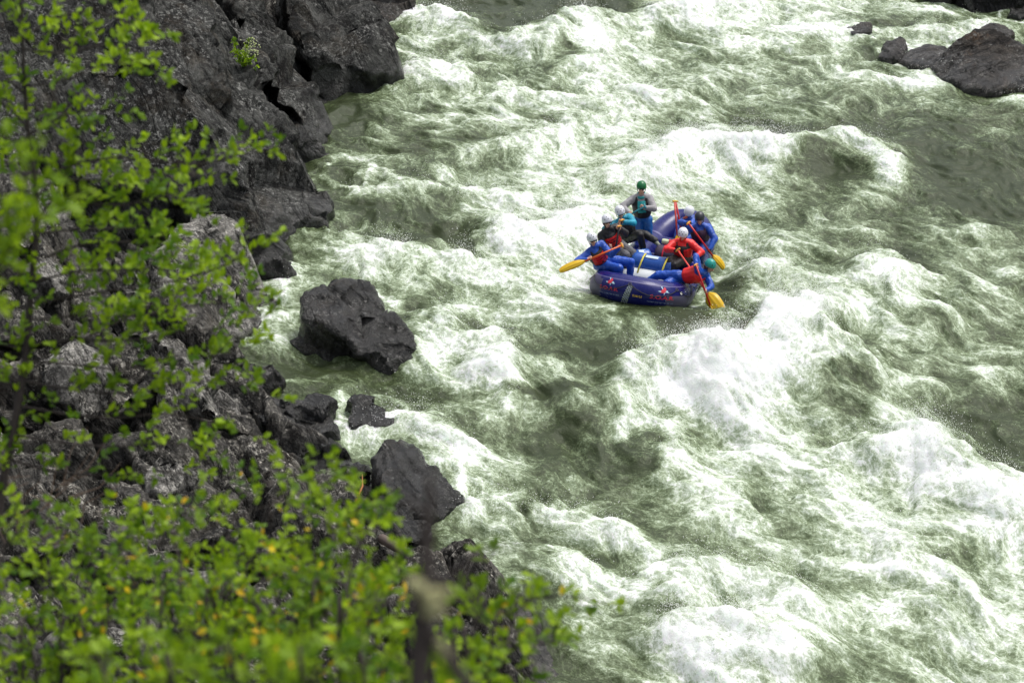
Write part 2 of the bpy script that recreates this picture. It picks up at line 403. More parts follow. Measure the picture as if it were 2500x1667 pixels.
# the river beyond the frame, coarser, a little lower where it meets the sheet above
def far_water():
    xs2 = np.linspace(-60, 60, 300); ys2 = np.linspace(-10, 110, 300)
    me, w = grid_mesh('water_beyond', xs2, ys2)
    X, Y, H = w[0], w[1], w[2]
    inside = (X > -10.2) & (X < 14.8) & (Y > 24.8) & (Y < 61.2)
    z = np.where(inside, -1.6, H - .2)
    co = np.stack([X, Y, z], -1).astype(np.float32)
    me.vertices.foreach_set('co', co.ravel()); me.update()
    tag(link('water', me, WM), 'the river beyond the rapids', kind='structure')
far_water()

# spray: droplets thrown off the crests
def spray():
    rs = np.random.RandomState(5)
    X, Y, H, W, F = WF
    gy, gx = np.gradient(H)
    lap = -(np.roll(H, 12, 0) + np.roll(H, -12, 0) + np.roll(H, 12, 1) + np.roll(H, -12, 1) - 4 * H)
    w = np.clip(F - .62, 0, 1) ** 1.5 * np.clip(lap, 0, .25)
    w = w.ravel() / w.sum()
    n = 90000
    k = rs.choice(len(w), n, p=w)
    x = X.ravel()[k] + rs.normal(0, .10, n); y = Y.ravel()[k] + rs.normal(0, .22, n)
    z = H.ravel()[k] + np.abs(rs.exponential(.07, n)) * (.4 + 1.2 * (pn2(x * 1.1, y * 1.1, 88) > 0))
    s = rs.uniform(.002, .005, n) * np.where(rs.rand(n) < .04, 1.8, 1)
    tet = np.array([[1, 1, 1], [-1, -1, 1], [-1, 1, -1], [1, -1, -1]], np.float32)
    Vv = np.stack([x, y, z], -1)[:, None, :] + tet[None] * s[:, None, None] * rs.uniform(.6, 1.3, (n, 4, 1))
    Ff = np.array([[0, 1, 2], [0, 3, 1], [0, 2, 3], [1, 3, 2]])[None] + (np.arange(n) * 4)[:, None, None]
    me = np_mesh('spray', Vv.reshape(-1, 3), Ff.reshape(-1, 3))
    t = NT('spray_drops'); t.bsdf(Base_Color=(.88, .9, .88), Roughness=.5)
    t.b.inputs['Subsurface Weight'].default_value = 0.0
    tag(link('spray', me, t.m), 'white droplets of spray thrown off the wave crests', kind='stuff')
spray()
# ------------------------------------------------------------------ rock
def rock_mat(name, dark=(.014, .0145, .014), light=(.070, .071, .066), lichen=.33, brown=.28, rust=(.045, .030, .015), pale=(.33, .33, .31), strata=(.84, .1, .5), wet=.45):
    t = NT(name); co = t.coord('Object')
    geo = t.node('ShaderNodeNewGeometry')
    sx = t.node('ShaderNodeSeparateXYZ'); t.put(sx.inputs[0], geo.outputs['Position'])
    nz = t.node('ShaderNodeSeparateXYZ'); t.put(nz.inputs[0], geo.outputs['Normal'])
    n0 = t.noise(co, .8, 5, .6, .4); n1 = t.noise(co, 4, 8, .72); n2 = t.noise(co, 17, 6, .75); n3 = t.noise(co, 60, 3, .7)
    # streaks along the bedding
    d = Vector(strata).normalized(); q = d.to_track_quat('Z', 'Y').inverted().to_euler()
    bed = t.mapping(co, (1, 1, 1), tuple(q))
    st = t.noise(t.mapping(bed, (1.0, 1.0, 7)), 1.3, 6, .7, .3)
    tone = t.math('ADD', t.math('MULTIPLY', n0, .45), t.math('MULTIPLY', n1, .55))
    c = t.mix(t.range(tone, .42, .57), dark, light)
    c = t.mix(t.range(st, .36, .46, .7, 0), c, tuple(x * .3 for x in dark))
    c = t.mix(t.math('MULTIPLY', t.range(t.noise(co, 1.4, 7, .7), .53, .62), brown), c, rust)
    blk = t.range(t.noise(t.mapping(co, (1, 1, .6)), 1.9, 8, .75, .5), .545, .60)
    c = t.mix(t.math('MULTIPLY', blk, .85), c, (.009, .008, .008))
    cr0 = t.range(t.math('ABSOLUTE', t.math('SUBTRACT', t.noise(t.mapping(bed, (.7, .7, 2.6)), .8, 7, .62, .6), .5)), 0, .02, 1, 0)
    c = t.mix(t.math('MULTIPLY', cr0, .85), c, (.006, .006, .006))
    # lichen: pale specks and mottling in zones, denser on faces turned up; a few round blotches
    sp = t.range(t.noise(co, 13, 6, .8), .52, .62)
    zone = t.range(t.noise(co, 1.1, 5, .65), .42, .58)
    up = t.range(nz.outputs[2], -.1, .7, .25, 1)
    m = t.math('MULTIPLY', t.math('MULTIPLY', sp, zone), t.math('MULTIPLY', up, lichen * 2), clamp=True)
    c = t.mix(m, c, pale)
    vo = t.node('ShaderNodeTexVoronoi'); t.put(vo.inputs['Vector'], t.mix(.04, co, t.noise(co, 9, 3, out='Color'))); vo.inputs['Scale'].default_value = 4.5
    sc = t.node('ShaderNodeSeparateColor'); t.put(sc.inputs[0], vo.outputs['Color'])
    ring = t.math('MULTIPLY', t.range(vo.outputs['Distance'], .14, .20, 1, 0), t.math('GREATER_THAN', sc.outputs[0], .62))
    c = t.mix(t.math('MULTIPLY', ring, lichen * 1.2, clamp=True), c, tuple(x * .8 for x in pale))
    g = t.range(n3, .35, .65, .45, 1.5)
    c = t.mix(1.0, c, t.node('ShaderNodeCombineColor').outputs[0], 'MULTIPLY') if False else c
    mg = t.node('ShaderNodeVectorMath', operation='SCALE'); t.put(mg.inputs[0], c); t.put(mg.inputs['Scale'], t.math('MULTIPLY', t.range(n3, .35, .65, .75, 1.3), t.range(n2, .38, .62, .6, 1.5))); c = mg.outputs[0]
    # wet band above the water
    wl_ = t.math('ADD', sx.outputs[2], t.math('MULTIPLY', t.math('SUBTRACT', n0, .5), .8))
    w = t.range(wl_, wet - .2, wet + .25, 1, 0)
    c = t.mix(t.math('MULTIPLY', w, .5), c, (.008, .008, .007))
    t.bsdf(Base_Color=c, Roughness=t.range(w, 0, 1, .75, .16), Specular_IOR_Level=t.range(w, 0, 1, .10, .6))
    crk = t.math('MULTIPLY', t.range(t.math('ABSOLUTE', t.math('SUBTRACT', t.noise(t.mapping(bed, (.7, .7, 2.6)), .8, 7, .62, .6), .5)), 0, .035, 1, 0), 1.0)
    h = t.math('ADD', t.math('MULTIPLY', n1, 1.0), t.math('MULTIPLY', n2, .25)); h = t.math('ADD', h, t.math('MULTIPLY', st, .35)); h = t.math('SUBTRACT', h, t.math('MULTIPLY', crk, .25))
    t.bsdf(Normal=t.bump(h, .8, .12))
    return t.m
RM = dict(
 cliff=rock_mat('cliff_rock'),
 grey=rock_mat('grey_rock', dark=(.06, .058, .054), light=(.27, .262, .24), lichen=.5, brown=.12, pale=(.58, .56, .50), wet=.15),
 bank=rock_mat('bank_rock', dark=(.022, .022, .022), light=(.10, .095, .085), lichen=.45, brown=.25, pale=(.42, .40, .35), wet=.2),
 wet=rock_mat('wet_rock', dark=(.008, .008, .008), light=(.052, .050, .045), lichen=.24, brown=.4, rust=(.045, .028, .010), wet=.9),
 brown=rock_mat('brown_rock', dark=(.012, .011, .010), light=(.062, .054, .046), lichen=.3, brown=.45, rust=(.07, .040, .020), wet=.35, strata=(-.4, .3, .85)),
)
def hull_bm(bm, pts):
    vs = [bm.verts.new(p) for p in pts]
    r = bmesh.ops.convex_hull(bm, input=vs)
    bmesh.ops.delete(bm, geom=[v for v in vs if v.is_valid and not v.link_faces], context='VERTS')
def remesh(bm, vox):
    me = bpy.data.meshes.new('tmp'); bm.to_mesh(me); bm.free()
    o = bpy.data.objects.new('tmp', me); COL.objects.link(o)
    m = o.modifiers.new('r', 'REMESH'); m.mode = 'VOXEL'; m.voxel_size = vox; m.adaptivity = 0
    dg = bpy.context.evaluated_depsgraph_get(); dg.update()
    e = o.evaluated_get(dg).to_mesh()
    n = len(e.vertices); V = np.empty(n * 3, np.float32); e.vertices.foreach_get('co', V); V = V.reshape(-1, 3)
    N = np.empty(n * 3, np.float32); e.vertex_normals.foreach_get('vector', N); N = N.reshape(-1, 3)
    Fq = np.array([tuple(p.vertices) if len(p.vertices) == 4 else tuple(p.vertices) + (p.vertices[-1],) for p in e.polygons], np.int32)
    o.to_mesh_clear(); bpy.data.objects.remove(o); bpy.data.meshes.remove(me)
    return V, N, Fq
def rocky(V, N, seed, amp=.12, strata=(.84, .1, .5), layer=.55, step=.12, fine=.03, dents=(), joints=.5, chip=1.0, chipr=1.0):
    x, y, z = V.T; sd_ = Vector(strata).normalized()
    w = fbm3(x * .5, y * .5, z * .5, 3, seed) * .5
    s = (x * sd_.x + y * sd_.y + z * sd_.z) / layer + w + seed * .37
    fl = np.floor(s); f = s - fl
    hsh = np.sin(fl * 12.9898 + seed) * 43758.5453; hsh = hsh - np.floor(hsh)
    d = step * (hsh - .5) * 2 * sstep(0, .12, f) * sstep(1, .88, f)
    d = d - step * .55 * np.exp(-(np.minimum(f, 1 - f) / .045) ** 2)
    s2 = s * 3.3 + fbm3(x, y, z, 2, seed + 3); f2 = s2 - np.floor(s2)
    d = d - step * .28 * np.exp(-(np.minimum(f2, 1 - f2) / .10) ** 2) + step * .12 * (f2 - .5)
    # cross joints break the beds into blocks
    c = np.cross(np.array(sd_), (0.1, .9, .35)); c = c / np.linalg.norm(c)
    s3 = (V @ c.astype(np.float32)) / (layer * 2.1) + hsh * 3 + w; fl3 = np.floor(s3); f3 = s3 - fl3
    h3 = np.sin(fl3 * 78.233 + fl * 3.1 + seed) * 43758.5453; h3 = h3 - np.floor(h3)
    d = d + joints * step * (h3 - .5) * sstep(0, .1, f3) * sstep(1, .9, f3) - joints * step * .3 * np.exp(-(np.minimum(f3, 1 - f3) / .05) ** 2)
    d = d + amp * fbm3(x * .8, y * .8, z * .8, 4, seed + 5)
    V = V + N * d[:, None]
    # split faces: flat chips broken off the surface
    rs_ = np.random.RandomState(seed); ext = float(np.linalg.norm(V.max(0) - V.min(0))); nch = int(min(420, 60 + 26 * ext ** 1.4))
    V = V + N * min(.17, .036 * ext); V0 = V.copy()
    for i in range(nch if chip > 0 else 0):
        k = rs_.randint(len(V)); n = N[k] + rs_.normal(0, .32, 3); n = (n / np.linalg.norm(n)).astype(np.float32)
        R_ = rs_.uniform(.12, .40) * min(ext, 3.0) * (.5 if i > nch * .4 else 1) * chipr; h = R_ * rs_.uniform(.03, .11) * chip
        q = V - V0[k]; e = q @ n + h; m = (e > 0) & ((q * q).sum(1) < R_ * R_) & (N @ n > .25)
        V[m] -= n[None] * e[m][:, None] * .92
    r = 1 - np.abs(fbm3(x * 2.2, y * 2.2, z * 2.2, 4, seed + 9)) * 2.5
    V = V + N * (fine * .6 * r + fine * .7 * fbm3(x * 7, y * 7, z * 7, 3, seed + 11))[:, None]
    for (c0, rad, dep, dirn) in dents:
        c0 = np.array(c0, np.float32); q = (V - c0); rr = np.linalg.norm(q, axis=1) * (1 + .35 * fbm3(x * 2, y * 2, z * 2, 2, 77))
        V = V + (np.array(dirn, np.float32)[None] * dep) * (1 - sstep(rad * .75, rad, rr))[:, None]
    return V
def rock(name, hulls, mat, label, cat, seed, vox=.06, group=None, **kw):
    bm = bmesh.new()
    for h in hulls: hull_bm(bm, h)
    V, N, Fq = remesh(bm, vox)
    V = rocky(V, N, seed, **kw)
    c = V.mean(0); c[2] = V[:, 2].min()
    me = np_mesh(name, V - c, Fq, True)
    o = link(name, me, mat); o.location = tuple(float(a) for a in c)
    return tag(o, label, cat, group)
def with_base(pts, base=-.6, out=0.0):
    q = [Vector(p) for p in pts]
    c = sum(q, Vector()) / len(q)
    b = []
    for p in q:
        d = Vector((p.x - c.x, p.y - c.y, 0))
        b.append(Vector((p.x, p.y, base)) + d * out)
    return q + b
def PP(*l): return [P(*a) for a in l]

# main cliff: leaning slabs that run down to the river
back = Vector((-1.5, 5, 0))
def slab(front, dback=5.0, base=-.8):
    q = PP(*front); return with_base(q + [p + Vector((-.6, dback, -dback * .5)) for p in q], base)
rock('cliff', [
  slab([(832, 560, 43.2), (818, 500, 43.3), (760, 420, 43.8), (735, 600, 42.4), (640, 560, 42.2), (560, 380, 43.4), (705, 365, 44.2), (612, 215, 45.3), (522, 30, 46.6), (440, -160, 48), (380, 0, 46), (440, 250, 43.8)]),
  slab([(640, 575, 42.0), (560, 540, 41.6), (430, 440, 41.9), (250, 395, 42.2), (420, 60, 45.4), (330, -170, 47.2), (500, -150, 47), (600, 330, 43.6)]),
  slab([(480, 480, 41.8), (250, 440, 41.0), (20, 330, 41.2), (-250, 300, 41), (-260, -250, 46), (180, -220, 46.4), (330, 40, 45)]),
 ], RM['cliff'], 'huge dark slanting cliff face sloping down into the river at the upper left', 'cliff', 3, vox=.065, chip=.55, amp=.12, layer=1.05, step=.36, fine=.035)
hc = P(722, 258, 47.0)
rock('cliff', [
  slab([(826, 300, 48.2), (812, 262, 48.2), (770, 205, 48.6), (712, 110, 49.2), (650, 10, 50), (600, -110, 51), (560, -60, 50), (600, 120, 48), (660, 260, 47), (700, 350, 46.6), (738, 372, 46.9), (775, 372, 47.0), (800, 340, 47.6)], 4),
 ], RM['cliff'], 'narrow dark buttress with a deep black hollow, between the two larger cliffs', 'cliff', 8, chip=.6, vox=.06, amp=.12, layer=.8, step=.24,
 dents=[(hc, .62, 1.3, (-.25, .95, -.1))])
rock('cliff', [
  slab([(962, 180, 51.2), (955, 150, 51.2), (910, 70, 52), (872, 0, 53), (845, -80, 54), (700, -100, 53), (700, 20, 51.2), (745, 120, 50.4), (790, 205, 50.3), (870, 202, 50.6)], 3.2),
  slab([(790, 205, 50.6), (730, 60, 51.2), (700, -60, 53), (760, -80, 53.2), (800, 60, 51.2), (850, 200, 50.6)], 3),
 ], RM['cliff'], 'farther grey cliff with round pale lichen spots, top of the left bank', 'cliff', 14, chip=.6, vox=.06, amp=.12, layer=.9, step=.22, strata=(.9, .05, .42))
rock('rock', [slab([(885, 10, 55.2), (885, -90, 56), (1000, -100, 56.2), (1050, -40, 55.4), (1062, 30, 55), (1030, 52, 54.7), (960, 62, 54.6), (905, 52, 54.8)], 2)],
 RM['brown'], 'reddish grey rock at the river edge just beyond the farther cliff', 'rock', 21, amp=.15, layer=.35, step=.08)
rock('rock', [slab([(735, 612, 42.0), (690, 596, 41.7), (610, 540, 41.4), (560, 500, 41.6), (520, 520, 41.2), (600, 600, 40.9), (660, 640, 41.1), (720, 632, 41.7)], 1.2)],
 RM['cliff'], 'low dark layered ledge at the foot of the main cliff', 'rock', 23, vox=.05, amp=.08, layer=.28, step=.07)
rock('boulder', [with_base(PP((372, 640, 39.0), (420, 575, 40.4), (470, 548, 41), (560, 538, 41.2), (605, 572, 41), (645, 650, 40.3), (668, 765, 39.5), (640, 800, 39.0), (560, 800, 38.3), (400, 740, 38.0)))],
 RM['grey'], 'large pale grey slanting boulder below the main cliff, wide flat top', 'boulder', 31, chip=.6, vox=.045, amp=.10, layer=.5, step=.05, fine=.03, strata=(.75, -.5, .5))
rock('boulder', [with_base(PP((320, 640, 38.8), (345, 650, 38.9), (358, 740, 38.0), (370, 790, 37.5), (330, 800, 37.2), (315, 720, 38)))],
 RM['grey'], 'tall narrow pale stone standing left of the slanting grey boulder', 'boulder', 33, vox=.035, amp=.05, layer=.5, step=.03)
rock('boulder', [with_base(PP((360, 800, 37.2), (420, 765, 37.7), (500, 800, 37.6), (545, 850, 37.0), (600, 950, 35.9), (590, 1000, 35.2), (500, 960, 35), (400, 880, 35.6)))],
 RM['grey'], 'pale slab tilted to the river below the slanting boulder', 'boulder', 35, vox=.045, amp=.08, layer=.45, step=.06, strata=(.6, -.3, .7))
# boulder standing in the water, two humps
rock('boulder', [with_base(PP((733, 770, 38.4), (742, 735, 38.7), (775, 712, 39), (835, 702, 39.0), (890, 707, 39.1), (912, 745, 38.9), (920, 780, 38.5), (900, 835, 37.9), (800, 800, 38)), out=.12),
   with_base(PP((850, 800, 38.1), (905, 770, 38.3), (950, 775, 38.3), (975, 800, 38.2), (998, 840, 37.9), (996, 870, 37.7), (940, 885, 37.5), (870, 855, 37.7)), out=.12)],
 RM['wet'], 'black wet two-humped boulder standing in the rapids with yellow moss streak', 'boulder', 41, chip=.9, chipr=.36, vox=.04, amp=.07, layer=.4, step=.07, strata=(.5, .2, .8))
rock('boulder', [with_base(PP((610, 960, 35.9), (660, 930, 36.2), (720, 925, 36.2), (770, 960, 35.9), (815, 1020, 35.4), (830, 1062, 34.9), (760, 1075, 34.7), (690, 1060, 34.6), (620, 1040, 34.8)))],
 RM['wet'], 'dark wet rock with water sliding over it beside the small pool', 'boulder', 43, vox=.04, amp=.09, layer=.4, step=.08, strata=(.9, .2, .3))
rock('boulder', [with_base(PP((845, 985, 35.9), (900, 970, 36), (960, 1010, 35.6), (985, 1045, 35.2), (900, 1060, 35.0), (850, 1040, 35.2)), out=.1)],
 RM['wet'], 'low black rock awash right of the wet sliding rock', 'boulder', 44, vox=.045, amp=.10, layer=.3, step=.05)
rock('boulder', [with_base(PP((918, 1140, 33.3), (922, 1105, 33.6), (950, 1086, 33.7), (985, 1092, 33.7), (1015, 1125, 33.5), (1065, 1175, 33.2), (1130, 1228, 32.9), (1080, 1245, 32.6), (1030, 1262, 32.4), (960, 1210, 32.5)))],
 RM['wet'], 'smooth black pointed boulder at the water edge near the lower middle', 'boulder', 47, chip=.8, chipr=.4, vox=.035, amp=.06, layer=.22, step=.035, strata=(.75, -.2, .6))
rock('boulder', [with_base(PP((930, 1210, 32.6), (1040, 1262, 32.2), (1060, 1300, 31.9), (1010, 1330, 31.6), (940, 1300, 31.8), (900, 1240, 32.3)))],
 RM['wet'], 'broken dark rock under the smooth black pointed boulder', 'boulder', 49, vox=.04, amp=.08, layer=.25, step=.06)
rock('boulder', [with_base(PP((640, 1190, 33.2), (665, 1140, 33.7), (720, 1128, 33.8), (790, 1150, 33.7), (850, 1175, 33.4), (866, 1210, 33.0), (840, 1260, 32.4), (760, 1290, 31.9), (660, 1270, 32.0)))],
 RM['bank'], 'rounded lichen-covered boulder above the yellow shrub, left of the pointed boulder', 'boulder', 51, vox=.04, amp=.09, layer=.5, step=.05)
rock('boulder', [with_base(PP((400, 1090, 34.4), (470, 1060, 34.8), (560, 1075, 34.7), (640, 1110, 34.4), (690, 1140, 34.0), (640, 1170, 33.5), (520, 1150, 33.5), (420, 1140, 33.7)))],
 RM['bank'], 'long flat dark grey slab lying behind the leaves', 'boulder', 53, vox=.045, amp=.08, layer=.35, step=.06, strata=(.2, -.2, .95))
rock('boulder', [with_base(PP((455, 1270, 32.6), (470, 1245, 32.9), (520, 1240, 32.9), (570, 1262, 32.6), (600, 1290, 32.2), (560, 1305, 31.9), (490, 1290, 32.1)), base=.2)],
 RM['grey'], 'small flat grey stone with rough rim in a gap of the leaves', 'stone', 55, vox=.03, amp=.04, layer=.3, step=.02)
rock('boulder', [with_base(PP((530, 1240, 33.0), (545, 1222, 33.2), (600, 1218, 33.2), (630, 1235, 33.0), (628, 1265, 32.6), (560, 1262, 32.6)), base=.2)],
 RM['grey'], 'small smooth rounded grey stone behind the flat stone', 'stone', 57, vox=.03, amp=.04, layer=.4, step=.02)
rock('boulder', [with_base(PP((700, 1250, 32.0), (780, 1240, 32.2), (860, 1290, 31.6), (960, 1330, 31.2), (900, 1370, 30.5), (760, 1340, 30.6)))],
 RM['grey'], 'pale streaked rock half hidden by the shrub in the lower middle', 'boulder', 59, vox=.04, amp=.08, layer=.3, step=.05, strata=(.6, .2, .7))
rock('boulder', [with_base(PP((940, 1350, 31.4), (1000, 1325, 31.7), (1060, 1340, 31.5), (1095, 1400, 30.9), (1040, 1450, 30.4), (950, 1420, 30.5)))],
 RM['wet'], 'dark mossy rock behind the blurred bare stem', 'boulder', 61, vox=.04, amp=.08, layer=.3, step=.05)
rock('boulder', [with_base(PP((1190, 1500, 30.0), (1230, 1470, 30.4), (1290, 1480, 30.3), (1330, 1540, 29.6), (1330, 1620, 28.8), (1260, 1660, 28.4), (1190, 1600, 28.8)))],
 RM['bank'], 'grey rock at the water edge lowest in the river', 'boulder', 63, vox=.04, amp=.08, layer=.3, step=.06)
for (px, py, r_, Y, lab, k) in (
 (600, 905, .42, 36.6, 'black rock at the top of the dark jumble left of the wet sliding rock', 1), (560, 990, .5, 35.6, 'black angular rock left of the wet sliding rock, partly behind leaves', 2),
 (700, 1085, .45, 34.6, 'wet black rock right under the sliding rock at the small cascade', 3), (790, 1100, .36, 34.2, 'low wet black rock at the right foot of the sliding rock', 4),
 (620, 1100, .5, 34.4, 'dark broken rock in the deep shade above the rounded lichen boulder', 5), (860, 1145, .30, 33.6, 'small black rock between the rounded lichen boulder and the pointed one', 6),
 (905, 1290, .34, 32.0, 'small dark stone left of the broken rock under the pointed boulder', 7), (760, 985, .34, 35.6, 'dark wet ledge sticking out right of the sliding rock', 8),
 (560, 1170, .36, 33.6, 'dark stone in the shade just above the small smooth stone', 9), (660, 640, .3, 40.9, 'small wet rock at the foot of the low layered ledge', 10)):
    rr_ = random.Random(k); c = P(px, py, Y); pts = []
    for i in range(14):
        v = Vector((rr_.gauss(0, 1), rr_.gauss(0, 1), rr_.gauss(0, 1))).normalized(); pts.append(c + Vector((v.x * r_ * 1.25, v.y * r_ * .9, v.z * r_ * .7 - .1)))
    rock('boulder', [with_base(pts, c.z - r_ * 1.2)], RM['wet'], lab, 'rock', 300 + k, vox=.035, amp=.08, layer=.25, step=.05)
# right side
rock('boulder', [with_base(PP((2285, 168, 51.6), (2325, 120, 52), (2385, 82, 52.4), (2425, 84, 52.4), (2500, 130, 52), (2570, 180, 51.4), (2560, 205, 50.9), (2440, 222, 50.4), (2360, 212, 50.6), (2315, 190, 51)), out=.06)],
 RM['brown'], 'big rounded brown and black boulder in the river at the upper right', 'boulder', 71, vox=.05, amp=.07, layer=.7, step=.05, joints=.3, strata=(-.6, .2, .75), chip=.8, chipr=.3)
rock('boulder', [with_base(PP((2385, 88, 53.2), (2418, 60, 53.8), (2452, 62, 53.8), (2478, 78, 53.6), (2450, 100, 53.2)))],
 RM['brown'], 'small dark rock peeking from behind the big rounded boulder', 'boulder', 73, chip=0, joints=.2, vox=.04, amp=.08, layer=.4, step=.05)
rock('boulder', [with_base(PP((2198, 152, 52.0), (2225, 130, 52.4), (2265, 117, 52.6), (2305, 122, 52.5), (2310, 150, 52), (2270, 166, 51.6), (2222, 160, 51.7)), out=.1)],
 RM['brown'], 'low wet brown rock just left of the big rounded boulder', 'boulder', 75, chip=0, joints=.2, vox=.04, amp=.07, layer=.25, step=.04, strata=(-.2, .3, .9))
rock('boulder', [with_base(PP((2146, 138, 52.2), (2170, 110, 52.7), (2200, 94, 52.9), (2210, 118, 52.6), (2195, 138, 52.2), (2165, 144, 52)), out=.1)],
 RM['brown'], 'small pointed brown rock with water pouring past, left of the low brown rock', 'boulder', 77, chip=0, joints=.2, vox=.035, amp=.06, layer=.25, step=.05)
rock('boulder', [with_base(PP((2070, 66, 54.2), (2095, 54, 54.4), (2125, 60, 54.3), (2120, 76, 54), (2085, 76, 53.9)), out=.1)],
 RM['brown'], 'small dark rock awash upstream of the pointed brown rock', 'boulder', 78, vox=.04, amp=.06, layer=.3, step=.04)
rock('boulder', [slab([(2262, 18, 56.0), (2290, -60, 56.2), (2330, -70, 56.3), (2320, 10, 56.0)], 1.2)], RM['brown'], 'brown rock cut by the top edge, leftmost beside the dark bank', 'boulder', 79, vox=.05, amp=.1, layer=.3, step=.05)
rock('boulder', [slab([(2336, 22, 55.8), (2340, -60, 56), (2376, -70, 56), (2372, 14, 55.8)], 1.2)], RM['wet'], 'narrow black rock between the top edge rock and the dark bank', 'boulder', 80, vox=.05, amp=.1, layer=.3, step=.05)
rock('boulder', [slab([(2385, 28, 55.7), (2400, -120, 56), (2560, -130, 56), (2580, 20, 55.4), (2500, 26, 55.5), (2430, 32, 55.6)], 2.5)], RM['wet'], 'black shaded bank rock filling the top right corner', 'boulder', 81, vox=.05, amp=.14, layer=.4, step=.1)
rock('boulder', [with_base(PP((2458, 42, 55.2), (2480, 24, 55.5), (2520, 24, 55.5), (2530, 46, 55)), out=.1)], RM['wet'], 'small round black rock in front of the shaded top right bank', 'boulder', 82, vox=.04, amp=.06, layer=.3, step=.04)
rock('boulder', [slab([(1640, 12, 56.0), (1700, -40, 55.9), (1800, -50, 56), (1870, -20, 55.9), (1868, 14, 55.9), (1760, 28, 55.5)], 1.5)], RM['brown'], 'broad dark rock behind the spray at the top middle', 'boulder', 83, vox=.05, amp=.12, layer=.4, step=.07)

# ------------------------------------------------------------------ bank terrain
SHORE = [(-14, 90), (-11, 66), *[tuple(G(*q)[:2]) for q in [(700, -120), (780, 60), (790, 215), (700, 390), (700, 520), (640, 660), (645, 790), (590, 860), (640, 935), (740, 1050), (840, 1085), (868, 1130), (905, 1190), (940, 1240), (1010, 1320), (1085, 1390), (1205, 1440), (1285, 1485), (1320, 1560), (1335, 1640), (1370, 1760)]], (1.5, 24), (4, 18), (8, 8), (12, -20)]
def shore_dist(X, Y):
    best = np.full(X.shape, 1e9, np.float32); sg = np.ones(X.shape, np.float32)
    for (a, b) in zip(SHORE[:-1], SHORE[1:]):
        ux, uy = b[0] - a[0], b[1] - a[1]; l = math.hypot(ux, uy); ux /= l; uy /= l
        s = np.clip((X - a[0]) * ux + (Y - a[1]) * uy, 0, l); dx = X - (a[0] + ux * s); dy = Y - (a[1] + uy * s)
        d = np.hypot(dx, dy); m = d < best; best = np.where(m, d, best)
        sg = np.where(m, np.sign(dx * uy - dy * ux), sg)      # positive on the bank side
    return best * sg                                           # positive up the bank
def blocks(X, Y, size, seed):
    # broken blocks: every cell is a tilted flat face
    x = X / size + .25 * pn2(X / size, Y / size, seed); y = Y / size + .25 * pn2(X / size + 7, Y / size, seed + 1)
    xi = np.floor(x).astype(np.int32); yi = np.floor(y).astype(np.int32)
    best = np.full(X.shape, 9., np.float32); sec = np.full(X.shape, 9., np.float32); z = np.zeros(X.shape, np.float32)
    for i in (-1, 0, 1):
        for j in (-1, 0, 1):
            h = _perm[(_perm[(xi + i) & 255] + yi + j + seed) & 255]
            r = [((h * k + 37 * k) % 256) / 255.0 for k in (1, 7, 13, 29, 53)]
            cx = xi + i + .15 + .7 * r[0]; cy = yi + j + .15 + .7 * r[1]
            d = np.hypot(x - cx, y - cy); m = d < best
            zz = (r[2] - .5) + (r[3] - .5) * 1.3 * (x - cx) + (r[4] - .5) * 1.3 * (y - cy)
            sec = np.where(m, best, np.minimum(sec, d)); z = np.where(m, zz, z); best = np.where(m, d, best)
    return z * size * .55 - size * .22 * np.exp(-((sec - best) / .07) ** 2)
def terrain_z(X, Y):
    d = shore_dist(X, Y)
    z = np.where(d > 0, .42 * d + .02 * d * d * (d < 8) + (d >= 8) * 1.28, .5 * d)
    z = z + .30 * sstep(.05, .5, d); z = np.minimum(z, 9 + .1 * d)
    knoll = 15.6 - .69 * np.maximum(Y, -2) - .10 * np.abs(X + .5)
    knoll = np.where(Y < 26, knoll, -9) 
    z = np.where(d > -1, np.maximum(z, np.minimum(knoll, 16)), z)
    z = np.where(Y > 40, np.minimum(z, .25 * np.maximum(d, 0) + np.minimum(d, 0) * .5), z)
    n = fbm2(X * .9, Y * .9, 5, 91); st = np.abs(fbm2(X * 2.3, Y * 2.3, 4, 92))
    bl = blocks(X, Y, 1.15, 3) + blocks(X + 3, Y, 2.1, 9) * .8 + .55 * blocks(X, Y + 5, .45, 15)
    return z + (.22 * n + .2 * st - .05 + bl) * np.clip(d * 1.2, .15, 1)
txs = np.concatenate([np.linspace(-60, -13, 60), np.linspace(-12.9, 3, 460), np.linspace(3.2, 14, 60)]); tys = np.concatenate([np.linspace(-20, 21.5, 90), np.linspace(22, 48, 640), np.linspace(48.5, 100, 60)])
TX, TY = np.meshgrid(txs.astype(np.float32), tys.astype(np.float32)); TZ = terrain_z(TX, TY)
ti = np.arange(TX.size).reshape(TX.shape)
tme = np_mesh('riverbank', np.stack([TX, TY, TZ], -1).reshape(-1, 3), np.stack([ti[:-1, :-1], ti[:-1, 1:], ti[1:, 1:], ti[1:, :-1]], -1).reshape(-1, 4))
tag(link('ground', tme, RM['bank']), 'rocky dark river bank under the shrubs', kind='structure')
def tz(x, y): return float(terrain_z(np.array([[x]], np.float32), np.array([[y]], np.float32))[0, 0])
